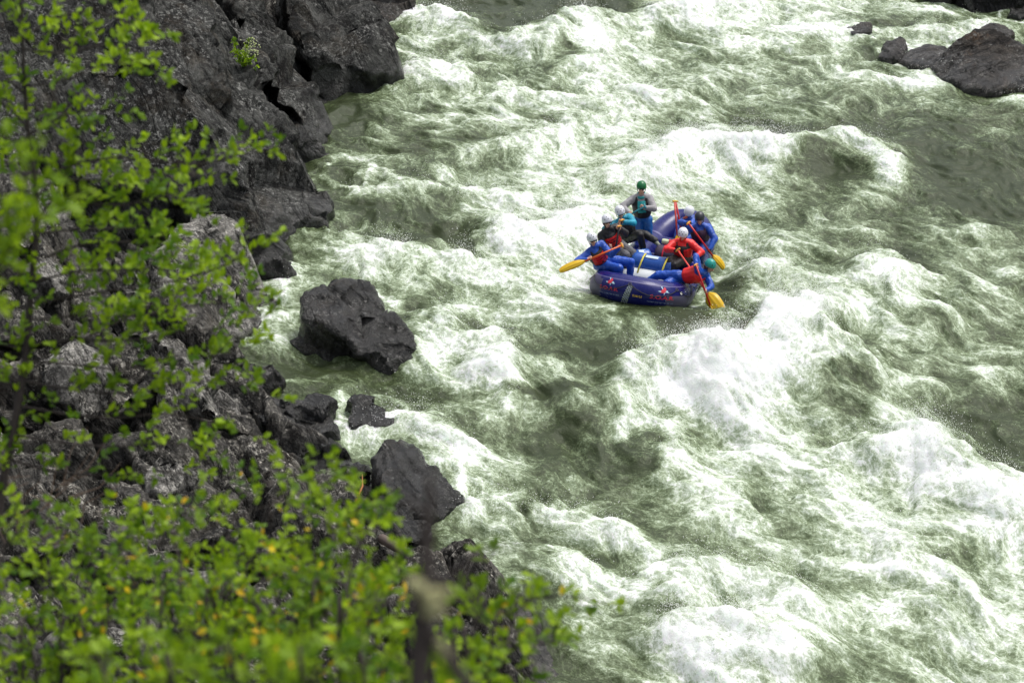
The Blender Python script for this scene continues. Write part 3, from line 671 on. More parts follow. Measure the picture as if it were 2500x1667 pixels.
# right bank and upstream ground out of the frame
def right_bank():
    xs2 = np.linspace(9, 60, 90); ys2 = np.linspace(-10, 110, 160); X, Y = np.meshgrid(xs2.astype(np.float32), ys2.astype(np.float32))
    e = 15 + .0 * Y - 3.2 * sstep(54, 60, Y) + 1.2 * pn2(X * 0 + 3, Y * .15, 4)
    Z = (X - e) * .45 + .5 * fbm2(X * .5, Y * .5, 5, 95) - .2
    i = np.arange(X.size).reshape(X.shape)
    me = np_mesh('far_bank', np.stack([X, Y, Z], -1).reshape(-1, 3), np.stack([i[:-1, :-1], i[:-1, 1:], i[1:, 1:], i[1:, :-1]], -1).reshape(-1, 4))
    tag(link('ground', me, RM['bank']), 'rocky opposite bank of the river', kind='structure')
right_bank()
# loose rocks on the bank, seen in the gaps of the leaves
rs = random.Random(12)
def bank_rock(px, py, size, k, flat=.6, mat='bank'):
    # find where the view meets the bank
    d = ray(px, py); t = 20.0
    while t < 60:
        p = Vector((0, 0, CAM_H)) + d * t
        if p.z < tz(p.x, p.y): break
        t += .15
    pts = []
    rot = Matrix.Rotation(rs.uniform(0, 6.3), 3, 'Z') @ Matrix.Rotation(rs.uniform(-.4, .4), 3, 'X')
    for i in range(13):
        v = Vector((rs.gauss(0, 1), rs.gauss(0, 1), rs.gauss(0, 1))).normalized()
        v = Vector((v.x * size * rs.uniform(.8, 1.1), v.y * size * .75, v.z * size * flat))
        pts.append(p + rot @ v + Vector((0, 0, size * flat * .25)))
    return pts
BR = [  # px, py, size, label
 (70, 560, 1.0, 'dark rock high on the bank behind the sapling trunk'),
 (200, 560, .9, 'broad dark rock behind the middle leaves of the sapling'),
 (255, 690, .8, 'grey rock behind the sapling just left of the tall narrow stone'),
 (110, 740, .9, 'pale streaked rock close right of the sapling trunk'),
 (30, 830, .8, 'shaded rock at the left edge behind the sapling trunk'),
 (280, 860, .8, 'rough speckled rock behind the sapling, under the tall narrow stone'),
 (180, 960, .9, 'dark speckled rock low behind the sapling leaves'),
 (60, 1050, .8, 'dark bluish rock beside the foot of the sapling'),
 (330, 1010, .7, 'rock with pale top edge in the shade behind the lower sapling leaves'),
 (450, 1000, .7, 'dark rock in the gap below the tilted pale slab'),
 (560, 1050, .5, 'dark stone wedged behind the long flat slab'),
 (330, 1110, .55, 'long pale edged rock left of the long flat slab'),
 (390, 1190, .55, 'pale round topped stone left of the small flat stone'),
 (470, 1330, .5, 'grey stone buried in leaves below the small flat stone'),
 (640, 1340, .6, 'wide grey rock seen through the yellow flowered shrub'),
 (540, 1460, .6, 'rock with grey speckles low among the yellow flowers'),
 (740, 1430, .5, 'rock behind the shrub below the pale streaked rock'),
 (860, 1590, .55, 'grey rock at the bottom behind the lower shrub leaves'),
 (200, 1600, .6, 'grey rock at the bottom left behind leaves'),
 (340, 1420, .4, 'rusty brown stone under the shrub leaves'),
 (1060, 1490, .5, 'black rock in the shade right of the blurred stem'),
 (930, 1480, .5, 'dark rock left of the blurred stem in the shade'),
 (1150, 1600, .5, 'dark rock behind the small leafy twigs at the bottom middle'),
 (700, 1530, .5, 'speckled rock near the bottom between two shrubs'),
 (420, 1560, .5, 'pinkish grey rock near the bottom left middle'),
 (90, 1180, .6, 'brown rock under bare twigs at the left edge'),
 (60, 1420, .6, 'grey rock deep in leaves at the lower left edge'),
 (800, 1370, .4, 'mossy stone above the lower shrub and below the pale streaked rock'),
]
for k, (px, py, s, lab) in enumerate(BR):
    rock('boulder', [bank_rock(px, py, s, k)], RM['bank' if k % 3 else 'grey'], lab, 'rock', 100 + k * 3, vox=.05, group='rocks on the bank behind the leaves', amp=.1, layer=.3, step=.06, strata=(.5, .1 * (k % 5) - .2, .7))
# ------------------------------------------------------------------ the raft
HW, HL, EE, EN, KN, KF, TR = .62, 1.866, .8, 2.7, .265, .31, .248
RM4 = Matrix.Translation((2.5207, 41.6391, -.3377)) @ (Matrix.Rotation(-.3137, 4, 'Z') @ Matrix.Rotation(.0476, 4, 'Y') @ Matrix.Rotation(-.0816, 4, 'X'))
def RW(x, y, z): return RM4 @ Vector((x, y, z))
def proj(p):
    x, y, z = p[0], p[1], p[2] - CAM_H
    d = y * CP - z * SP; v = y * SP + z * CP
    return (1250 + FPX * x / d, 833.5 - FPX * v / d)
def kick(y): return KF * min(1, max(0, (y - .3) / (HL - .3))) ** 2 if y > 0 else KN * min(1, max(0, (-y - .6) / (HL - .6))) ** 2
def tube_path(N=360):
    pts = []
    M = 4000
    raw = []
    for i in range(M):
        t = 2 * math.pi * i / M - math.pi / 2
        c, s = math.cos(t), math.sin(t)
        y = EE * math.copysign(abs(s) ** (2 / EN), s) + math.copysign(HL - EE, s)
        x = (HW - .27 * max(0, min(1, (y + .5) / 2.2))) * math.copysign(abs(c) ** (2 / EN), c)
        raw.append(Vector((x, y, kick(y) + TR)))
    raw.append(raw[0]); L = [0]
    for a, b in zip(raw[:-1], raw[1:]): L.append(L[-1] + (b - a).length)
    out = []; j = 0
    for i in range(N):
        s = L[-1] * i / N
        while L[j + 1] < s: j += 1
        f = (s - L[j]) / max(1e-9, L[j + 1] - L[j]); out.append(raw[j].lerp(raw[j + 1], f))
    return out, L[-1]
TP, TL = tube_path()                                # starts at the middle of the near end, runs to the right
def tube_frame(s):
    n = len(TP); u = (s / TL * n) % n; i = int(u); f = u - i
    a, b = TP[i % n], TP[(i + 1) % n]; p = a.lerp(b, f)
    T = (TP[(i + 3) % n] - TP[(i - 2) % n]).normalized()
    O = Vector((T.y, -T.x, 0)).normalized(); U = O.cross(T)
    if U.z < 0: U = -U
    return p, T, O, U
def on_tube(s, a, h=0.0):                           # s along the tube, a angle above the outside line
    p, T, O, U = tube_frame(s)
    return p + (O * math.cos(a) + U * math.sin(a)) * (TR + h)

def vinyl(name, col, rough=.28, **kw):
    t = NT(name); co = t.coord()
    n = t.noise(co, 5, 5, .6); n2 = t.noise(co, 60, 3, .7)
    c = t.mix(t.range(n, .4, .7, 0, .6), col, tuple(min(1, x * 1.25 + .015) for x in col))
    c = t.mix(t.range(n2, .62, .75, 0, .25), c, (.3, .3, .34))
    t.bsdf(Base_Color=c, Roughness=t.range(n, .3, .7, rough * .8, rough * 1.5), **kw)
    t.bsdf(Normal=t.bump(n, .15, .02)); return t.m
MR = dict(
 blue=vinyl('raft_vinyl', (.007, .010, .115), .22, Specular_IOR_Level=.3), grey=vinyl('raft_patch', (.075, .07, .13), .4, Specular_IOR_Level=.3),
 white=vinyl('thwart_vinyl', (.62, .66, .66), .35), floor=vinyl('floor_vinyl', (.03, .03, .10), .4),
 red=simple('print_red', (.62, .03, .06), .5), pale=simple('print_pale', (.42, .62, .75), .5), ink=simple('print_grey', (.22, .28, .5), .5), yellow=simple('print_yellow', (.75, .48, .03), .5),
 zig=simple('print_white', (.55, .63, .66), .5), darkp=simple('print_black', (.012, .02, .03), .5),
 rope=simple('rope_black', (.02, .02, .022), .6), ring=simple('ring_dark', (.08, .08, .10), .35), valve=simple('valve', (.6, .6, .58), .4), seam=vinyl('raft_seam', (.08, .075, .21), .35),
)
raft = empty('raft'); raft.matrix_world = RM4
tag(raft, 'blue violet inflatable raft carrying eight paddlers through the rapids', 'raft')
def tube_mesh():
    N, K = 360, 40; V = []; F = []; MI = []
    for i in range(N):
        for k in range(K): V.append(on_tube(TL * i / N, 2 * math.pi * k / K))
    for i in range(N):
        for k in range(K):
            F.append((i * K + k, ((i + 1) % N) * K + k, ((i + 1) % N) * K + (k + 1) % K, i * K + (k + 1) % K))
            c = V[i * K + k]; a = 2 * math.pi * k / K; a = a - 2 * math.pi if a > math.pi else a
            g = 0
            if c.y < -.9:
                if c.x < -.52 and -1.5 < a < .7 + .2 * math.sin(i * .21): g = 1
                if c.x > .58 and -1.2 < a < .25: g = 1
            MI.append(g)
    me = np_mesh('tube', [tuple(v) for v in V], F); me.polygons.foreach_set('material_index', np.array(MI, np.int32))
    return me
tube_ = link('tube', tube_mesh(), [MR['blue'], MR['grey']], raft)
def strip(s0, s1, a0, a1, h, mat, name, n=24, m=3):
    V = []; F = []
    for i in range(n + 1):
        for k in range(m + 1): V.append(tuple(on_tube(s0 + (s1 - s0) * i / n, a0 + (a1 - a0) * k / m, h)))
    for i in range(n):
        for k in range(m): F.append((i * (m + 1) + k, (i + 1) * (m + 1) + k, (i + 1) * (m + 1) + k + 1, i * (m + 1) + k + 1))
    me = np_mesh(name, V, F)
    return link(name, me, mat, raft)
# wear strake and seam bands
strip(-.95, .95, .93, 1.02, .003, MR['seam'], 'seam')
for s in (TL * .11, TL * .89, TL * .39, TL * .61, TL * .25, TL * .75):
    strip(s - .03, s + .03, -1.2, 3.6, .003, MR['seam'], 'seam', 3, 24)
def tube_obj(name, pts, r, mat, parent, k=8, closed=False):
    pts = [Vector(p) for p in pts]; n = len(pts); V = []; F = []
    rr = r if isinstance(r, (list, tuple)) else [r] * n
    nrm = None
    for i, p in enumerate(pts):
        a = pts[(i - 1) % n] if (closed or i > 0) else p; b = pts[(i + 1) % n] if (closed or i < n - 1) else p
        T = (b - a).normalized()
        if nrm is None: nrm = T.orthogonal().normalized()
        nrm = (nrm - T * nrm.dot(T)).normalized(); B = T.cross(nrm)
        for j in range(k):
            a_ = 2 * math.pi * j / k; V.append(tuple(p + (nrm * math.cos(a_) + B * math.sin(a_)) * rr[i]))
    for i in range(n if closed else n - 1):
        for j in range(k): F.append((i * k + j, i * k + (j + 1) % k, ((i + 1) % n) * k + (j + 1) % k, ((i + 1) % n) * k + j))
    if not closed:
        V.append(tuple(pts[0])); V.append(tuple(pts[-1])); a, b = len(V) - 2, len(V) - 1
        for j in range(k): F.append((a, (j + 1) % k, j, j)); F.append((b, (n - 1) * k + j, (n - 1) * k + (j + 1) % k, (n - 1) * k + (j + 1) % k))
    me = bpy.data.meshes.new(name); me.from_pydata(V, [], [tuple(dict.fromkeys(f)) for f in F]); me.polygons.foreach_set('use_smooth', [True] * len(me.polygons)); me.update()
    return link(name, me, mat, parent)
# grab line slung round the outside in loops
gl = []
for i in range(240):
    u = i / 240; lo = abs(math.sin(u * math.pi * 14)); gl.append(on_tube(TL * u, .75 - .55 * lo, .012))
tube_obj('grab_line', gl, .006, MR['rope'], raft, 6, True)
for i in range(14): 
    s = TL * (i + .0) / 14; q = [on_tube(s + .025 * math.cos(a), .75 + .025 / TR * math.sin(a), .012) for a in [2 * math.pi * j / 14 for j in range(14)]]
    tube_obj('d_ring', q, .005, MR['ring'], raft, 5, True)
# floor and thwarts
bm = bmesh.new()
fl = [Vector((p.x * .98, p.y * .95, p.z - TR + .10)) for p in TP[::6]]
vs = [bm.verts.new(p) for p in fl]; f = bm.faces.new(vs); r = bmesh.ops.extrude_face_region(bm, geom=[f]); 
for v in r['geom']:
    if isinstance(v, bmesh.types.BMVert): v.co.z += .09
bmesh.ops.recalc_face_normals(bm, faces=bm.faces); me = bpy.data.meshes.new('floor'); bm.to_mesh(me); bm.free(); link('floor', me, MR['floor'], raft)
for (y, z, r_, m) in ((-.80, .34, .19, 'white'), (.15, .33, .17, 'blue'), (1.0, .36, .17, 'blue')):
    n = 20; pts = [Vector((-.55 + 1.1 * i / n, y, z)) for i in range(n + 1)]; rr = [r_ * min(1, .75 + .8 * min(i, n - i) / n * 2) for i in range(n + 1)]
    tube_obj('thwart', pts, rr, MR[m], raft, 28)
# prints on the near end
def text_mesh(txt, size, sx=1.0):
    cu = bpy.data.curves.new('t', 'FONT'); cu.body = txt; cu.size = size; cu.align_x = 'CENTER'; cu.align_y = 'CENTER'; cu.resolution_u = 4; cu.offset = size * .012
    o = bpy.data.objects.new('t', cu); COL.objects.link(o)
    dg = bpy.context.evaluated_depsgraph_get(); me = bpy.data.meshes.new_from_object(o.evaluated_get(dg)); bpy.data.objects.remove(o)
    bm = bmesh.new(); bm.from_mesh(me); bpy.data.meshes.remove(me)
    bmesh.ops.triangulate(bm, faces=bm.faces)
    bmesh.ops.subdivide_edges(bm, edges=[e for e in bm.edges if e.calc_length() > .03], cuts=2)
    for v in bm.verts: v.co.x *= sx
    return bm
def wrap(bm, s, a, name, mat, h=.003, rot=0.0):
    for v in bm.verts:
        x = v.co.x * math.cos(rot) - v.co.y * math.sin(rot); y = v.co.x * math.sin(rot) + v.co.y * math.cos(rot)
        v.co = on_tube(s + x, a + y / TR, h)
    me = bpy.data.meshes.new(name); bm.to_mesh(me); bm.free(); return link(name, me, mat, raft)
def poly_bm(polys):
    bm = bmesh.new()
    for p in polys:
        f = bm.faces.new([bm.verts.new((x, y, 0)) for x, y in p])
    bmesh.ops.triangulate(bm, faces=bm.faces); bmesh.ops.subdivide_edges(bm, edges=bm.edges[:], cuts=1)
    return bm
for (s, a, k) in ((-.27, .22, .62), (.42, .15, .72)):
    wrap(text_mesh('S.O.A.R.', .125 * k, .95), s, a, 'lettering', MR['red'])
    wrap(text_mesh('NORTHWEST RIVER CO.', .043 * k, .98), s, a - .36, 'lettering', MR['ink'])
    e = a + .46
    wrap(poly_bm([[(-.10*k, -.01), (-.03*k, .012), (0, .0), (-.02*k, -.035)], [(.10*k, -.03), (.07*k, .012), (.015*k, .012), (.02*k, -.02)], [(-.045*k, .075), (-.02*k, .08), (.0, .02), (-.02*k, .02)], [(.0, -.03), (.03*k, -.02), (.012*k, -.07)]]), s, e, 'emblem', MR['pale'])
    wrap(poly_bm([[(-.05*k, -.03), (.0, .02), (.045*k, -.005), (.0, -.035)], [(-.015*k, .03), (.02*k, .075), (.05*k, .03), (.03*k, .0)], [(-.06*k, -.005), (-.02*k, .03), (.02*k, .01), (-.02*k, -.02)]]), s, e, 'emblem', MR['red'], .006)
wrap(text_mesh('TINVSE', .05, .8), .125, .02, 'lettering', MR['yellow'])
wrap(poly_bm([[(-.13, -.20), (-.02, -.21), (.03, -.02), (.06, .15), (.03, .17), (-.02, .14), (-.07, 0)]]), -.0, .05, 'zigzag_pattern', MR['darkp'])
zz = []
rz = random.Random(4)
for j in range(17):
    y = -.20 + j * .0215; w0 = -.125 + .105 * j / 17; w1 = -.02 + .075 * j / 17; n = 4
    for i in range(n):
        x = w0 + (w1 - w0) * (i + .5) / n; s_ = 1 if (i + j) % 2 else -1
        zz.append([(x - .010, y - .006 * s_), (x + .006, y + .007 * s_), (x + .011, y + .002 * s_), (x - .004, y - .013 * s_)])
for j in range(8):
    pass
wrap(poly_bm(zz), -.0, .05, 'zigzag_pattern', MR['zig'], .006)
q = poly_bm([[(.026 * math.cos(a), .026 * math.sin(a)) for a in [j * math.pi / 6 for j in range(12)]]]); wrap(q, .70, .50, 'valve', MR['valve'], .012)

for o_ in list(raft.children):
    if o_.name.split('.')[0] in ('seam', 'd_ring', 'lettering', 'emblem', 'zigzag_pattern', 'valve'): o_.parent = tube_

# gear inside
def gear_cyl(name, p0, p1, r, mat, label=None, cat=None, k=32, bulge=.05, ends=.8):
    n = 26; pts = []; rr = []
    for i in range(n + 1):
        f = i / n; e = min(f, 1 - f) * 2; pts.append(Vector(p0).lerp(Vector(p1), f)); rr.append(r * (ends + (1 - ends) * min(1, e * 6) ** .5) * (1 + bulge * math.sin(f * 9)))
    o = tube_obj(name, pts, rr, mat, None, k)
    if label: tag(o, label, cat)
    return o
def cloth_mat(name, col, rough=.55, strength=.5, scale=14, sheen=.0):
    t = NT(name); co = t.coord()
    n = t.noise(t.mapping(co, (1, 1, .5)), scale, 4, .55, 1.2); n2 = t.noise(co, 6, 3)
    c = t.mix(t.range(n2, .35, .65), tuple(x * .8 for x in col), tuple(min(1, x * 1.12) for x in col))
    t.bsdf(Base_Color=c, Roughness=rough, Normal=t.bump(n, strength, .02)); return t.m
bagblue = vinyl('dry_bag_blue', (.015, .085, .36), .22); strapy = simple('strap_yellow', (.72, .62, .06), .5); bagpale = simple('bag_pale', (.5, .62, .72), .5)
def parts_of(o, root):
    o.parent = root
b1 = empty('dry_bag'); b1.matrix_world = RM4 @ Matrix.Translation((.02, -.62, .50)); tag(b1, 'bright blue dry bag strapped across the white thwart with two yellow straps', 'dry bag')
gb = gear_cyl('bag', (-.36, .02, .07), (.36, -.02, .07), .165, bagblue); gb.parent = b1
for x in (-.19, .21):
    ring = []
    for j in range(40):
        a = 2 * math.pi * j / 40; ring.append((x + .05 * math.sin(a), -.05 + .245 * math.cos(a), -.05 + .30 * math.sin(a)))
    def band(ring, w, mat, name, parent):
        V = []; F = []; n = len(ring)
        for (x, y, z) in ring: V += [(x - w, y, z), (x + w, y, z)]
        for i in range(n): F.append((2 * i, 2 * i + 1, (2 * i + 3) % (2 * n), (2 * i + 2) % (2 * n)))
        me = np_mesh(name, V, F); o = link(name, me, mat, parent); sm = o.modifiers.new('s', 'SOLIDIFY'); sm.thickness = .006; return o
    band(ring, .014, strapy, 'strap', b1)
link('window', np_mesh('window', [(-.12, -.09, .215), (.10, -.09, .215), (.10, -.03, .238), (-.12, -.03, .238)], [(0, 1, 2, 3)]), bagpale, gb)
b2 = empty('dry_bag'); b2.matrix_world = RM4 @ Matrix.Translation((-.36, -.30, .52)) @ Matrix.Rotation(R(38), 4, 'Z'); tag(b2, 'blue dry bag with pale patch lying slanted left of the strapped one', 'dry bag')
g2 = gear_cyl('bag', (-.22, 0, 0), (.25, 0, 0), .15, bagblue); g2.parent = b2
link('patch', np_mesh('patch', [(.02, -.10, .118), (.17, -.10, .118), (.17, -.02, .155), (.02, -.02, .155)], [(0, 1, 2, 3)]), bagpale, g2)
b3 = empty('duffel_bag'); b3.matrix_world = RM4 @ Matrix.Translation((.10, .05, .53)); tag(b3, 'dark purple duffel bag with a red strap behind the blue dry bag', 'duffel bag')
g3 = gear_cyl('bag', (-.20, 0, 0), (.26, 0, 0), .17, cloth_mat('duffel', (.035, .025, .055), .7)); g3.parent = b3
redst = simple('strap_red', (.6, .02, .05), .5)
for x in (-.05, .2):
    band([(x, .178 * math.cos(2 * math.pi * j / 32), .178 * math.sin(2 * math.pi * j / 32)) for j in range(32)], .013, redst, 'strap', b3)
b4 = empty('rolled_mat'); b4.matrix_world = RM4 @ Matrix.Translation((.10, .17, .74)); tag(b4, 'pale green and white rolled mat lying on top of the dark duffel bag', 'mat')
g4 = gear_cyl('roll', (-.14, 0, 0), (.16, 0, 0), .045, simple('mat_green', (.62, .70, .45), .6)); g4.parent = b4
band([(0, .05 * math.cos(2 * math.pi * j / 20), .05 * math.sin(2 * math.pi * j / 20)) for j in range(20)], .014, redst, 'strap', b4)
# ------------------------------------------------------------------ people
K = .82
SK = simple('skin', (.56, .31, .22), .5, var=.08)
HM = dict(white=simple('helmet_white', (.72, .74, .80), .3, var=.03), green=simple('helmet_green', (.012, .14, .045), .25), teal=simple('helmet_teal', (.015, .30, .26), .3), dark=simple('helmet_dark', (.03, .035, .045), .35),
          vent=simple('helmet_vent', (.01, .01, .012), .8), lens=simple('lens', (.012, .012, .014), .12), strap=simple('strap_black', (.015, .015, .017), .6), hair=simple('hair_brown', (.06, .035, .02), .7), fair=simple('hair_fair', (.28, .17, .08), .7))
CM = dict(blue=cloth_mat('suit_blue', (.010, .080, .46), .35, .8, 16), navy=cloth_mat('suit_navy', (.008, .04, .25), .4, .8, 16), black=cloth_mat('suit_black', (.014, .014, .016), .55, .8, 16), grey=cloth_mat('trousers_grey', (.10, .10, .11), .7, .7, 16),
          turq=cloth_mat('jacket_turquoise', (.005, .30, .44), .45, .8, 16), hoodie=cloth_mat('hoodie_grey', (.34, .33, .34), .85, .6, 22), teal=cloth_mat('shirt_teal', (.02, .33, .34), .7), maroon=cloth_mat('vest_maroon', (.045, .014, .045), .6),
          red=cloth_mat('vest_red', (.80, .02, .02), .45, .6, 12), vblack=cloth_mat('vest_black', (.013, .014, .016), .6, .5, 12), pant=cloth_mat('trousers_blue', (.012, .12, .42), .35, .8, 16), orange=cloth_mat('collar_orange', (.75, .17, .08), .5), shoe=simple('shoe', (.22, .24, .18), .6), glove=simple('glove', (.012, .013, .015), .55))

def sph_pts(c, r, n=0):
    out = []
    rx, ry, rz = r if isinstance(r, (tuple, list)) else (r, r, r)
    for i in range(7):
        ph = math.pi * i / 6
        m = 1 if i in (0, 6) else 12
        for j in range(m):
            th = 2 * math.pi * j / m
            out.append(Vector((rx * math.sin(ph) * math.cos(th), ry * math.sin(ph) * math.sin(th), rz * math.cos(ph))))
    return out
def ik(S, T, a, b, pole):
    d = T - S; L = d.length
    if L > (a + b) * .995: k = L / ((a + b) * .995); a *= k; b *= k
    if L < abs(a - b) * 1.01: L = abs(a - b) * 1.01
    u = d.normalized(); x = (a * a - b * b + L * L) / (2 * L); h = math.sqrt(max(0, a * a - x * x))
    p = (pole - u * pole.dot(u)).normalized()
    return S + u * x + p * h
class Body:
    def __init__(s): s.bm = bmesh.new(); s.caps = []
    def cap(s, a, b, ra, rb, m):
        hull_bm(s.bm, [a + p for p in sph_pts(0, ra * K)] + [b + p for p in sph_pts(0, rb * K)]); s.caps.append((a, b, ra * K, rb * K, m))
    def ell(s, c, r, B, m):                        # ellipsoid in basis B
        hull_bm(s.bm, [c + B @ (p * K) for p in sph_pts(0, r)]); s.caps.append((c, c, max(r) * K * .8, max(r) * K * .8, m))
    def hull2(s, c0, r0, B0, c1, r1, B1, m):
        hull_bm(s.bm, [c0 + B0 @ (p * K) for p in sph_pts(0, r0)] + [c1 + B1 @ (p * K) for p in sph_pts(0, r1)])
        s.caps.append((c0, c1, (r0[0] + r0[1]) / 2 * K * 1.1, (r1[0] + r1[1]) / 2 * K * 1.1, m))
def basis(f, up):                                   # columns: person's left, back-to-front, up
    up = up.normalized(); f = (f - up * f.dot(up)).normalized(); l = up.cross(f)
    return Matrix((l, f, up)).transposed()
def build_mesh(name, bm, vox, caps, cloth, seed, origin, wr=.007):
    V, N, Fq = remesh(bm, vox)
    # nearest bone gives the material
    best = np.full(len(V), 1e9); mi = np.zeros(len(V), np.int32)
    for (a, b, ra, rb, m) in caps:
        a_ = np.array(a); d = np.array(b) - a_; L2 = (d @ d) + 1e-9
        t = np.clip(((V - a_) @ d) / L2, 0, 1); q = np.linalg.norm(V - a_ - t[:, None] * d, axis=1) - (ra + (rb - ra) * t)
        k = q < best; best = np.where(k, q, best); mi = np.where(k, m, mi)
    w = np.isin(mi, cloth).astype(np.float32)
    # relax the joins between limbs
    e = np.concatenate([Fq[:, [0, 1]], Fq[:, [1, 2]], Fq[:, [2, 3]], Fq[:, [3, 0]]]); e = e[e[:, 0] != e[:, 1]]
    for it in range(3):
        acc = np.zeros_like(V); cnt = np.zeros(len(V), np.float32)
        np.add.at(acc, e[:, 0], V[e[:, 1]]); np.add.at(cnt, e[:, 0], 1); np.add.at(acc, e[:, 1], V[e[:, 0]]); np.add.at(cnt, e[:, 1], 1)
        V = V + (acc / cnt[:, None] - V) * (.5 * w[:, None])
    x, y, z = V.T
    d = wr * (1 - np.abs(fbm3(x * 7, y * 7, z * 4.5, 2, seed)) * 3.2) + wr * .6 * fbm3(x * 20, y * 20, z * 14, 2, seed + 3)
    V = V + N * (d * w)[:, None] - np.array(origin, np.float32)
    me = np_mesh(name, V, Fq)
    me.polygons.foreach_set('material_index', mi[Fq[:, 0]].astype(np.int32))
    return me
def hand(bd, wrist, dirn, grip, m, side):
    """palm along dirn, four fingers closing round the shaft direction grip, thumb from the side"""
    d = dirn.normalized(); g = (grip - d * grip.dot(d)).normalized(); n = d.cross(g).normalized() * side
    palm = wrist + d * .055 * K
    hull_bm(bd.bm, [wrist + p for p in sph_pts(0, .028 * K)] + [palm + g * .030 * K + p for p in sph_pts(0, .019 * K)] + [palm - g * .030 * K + p for p in sph_pts(0, .018 * K)])
    bd.caps.append((wrist, palm, .033 * K, .04 * K, m))
    for i, L in enumerate((.072, .080, .075, .058)):
        b = palm + g * (.033 - .022 * i) * K + d * .02 * K
        k1 = b + (d * .8 + n * .45).normalized() * L * .45 * K; k2 = k1 + (n * 1.0 - d * .15).normalized() * L * .32 * K; k3 = k2 + (n * .35 - d * .95).normalized() * L * .25 * K
        for (a, c, r0, r1) in ((b, k1, .0115, .0105), (k1, k2, .0105, .0098), (k2, k3, .0098, .009)): bd.cap(a, c, r0, r1, m)
    t0 = wrist + d * .03 * K + g * .028 * K; t1 = t0 + (g * .75 + d * .5 + n * .3).normalized() * .032 * K; t2 = t1 + (n * .9 + d * .4).normalized() * .03 * K
    bd.cap(t0, t1, .014, .012, m); bd.cap(t1, t2, .012, .010, m)
    return palm + n * .02 * K

def helmet(root, H, B, mat, org, vents=True, cover=1.0):
    V = []; F = []; MI = []; nu, nv = 44, 22
    r = (.108, .128, .122)
    def pt(u, v, k):
        th = 2 * math.pi * u; fr = math.sin(th)                 # fr=1 front
        low = .50 + .10 * math.cos(th) ** 2 + .12 * max(0, -fr)  # how far down the shell runs
        ph = math.pi * low * v * cover
        return Vector((r[0] * k * math.sin(ph) * math.cos(th), r[1] * k * math.sin(ph) * math.sin(th), r[2] * k * math.cos(ph)))
    for k in (1.0, .90):
        for j in range(nv + 1):
            for i in range(nu): V.append(pt(i / nu, j / nv, k))
    o = (nv + 1) * nu
    vs = [(-.62, .42), (.62, .42), (-.26, .82), (.26, .82), (0, .62), (-.7, -.5), (.7, -.5), (0, -.78)]
    for j in range(nv):
        for i in range(nu):
            a, b = j * nu + i, j * nu + (i + 1) % nu; c, d = (j + 1) * nu + (i + 1) % nu, (j + 1) * nu + i
            F.append((a, d, c, b)); F.append((o + a, o + b, o + c, o + d))
            n = ((V[a] + V[c]) / 2); n = Vector((n.x / r[0], n.y / r[1], n.z / r[2])).normalized()
            vm = 0
            if vents:
                for (x, h) in vs:
                    q = Vector((x, (1 if h > 0 else -1) * math.sqrt(max(0, 1 - x * x - h * h)) if abs(h) < 1 else 0, abs(h)));
                    if q.length > 0 and (n - q.normalized()).length < .095: vm = 1
            MI += [vm, 1]
    for i in range(nu):
        a, b = nv * nu + i, nv * nu + (i + 1) % nu; F.append((a, o + a, o + b, b)); MI.append(1)
    C = H + B @ Vector((0, -.012, .035)) * K
    V = [tuple(C + B @ (v * K) - org) for v in V]
    me = np_mesh('helmet', V, F); me.polygons.foreach_set('material_index', np.array(MI, np.int32))
    return link('helmet', me, [mat, HM['vent']], root)
PLIST = []
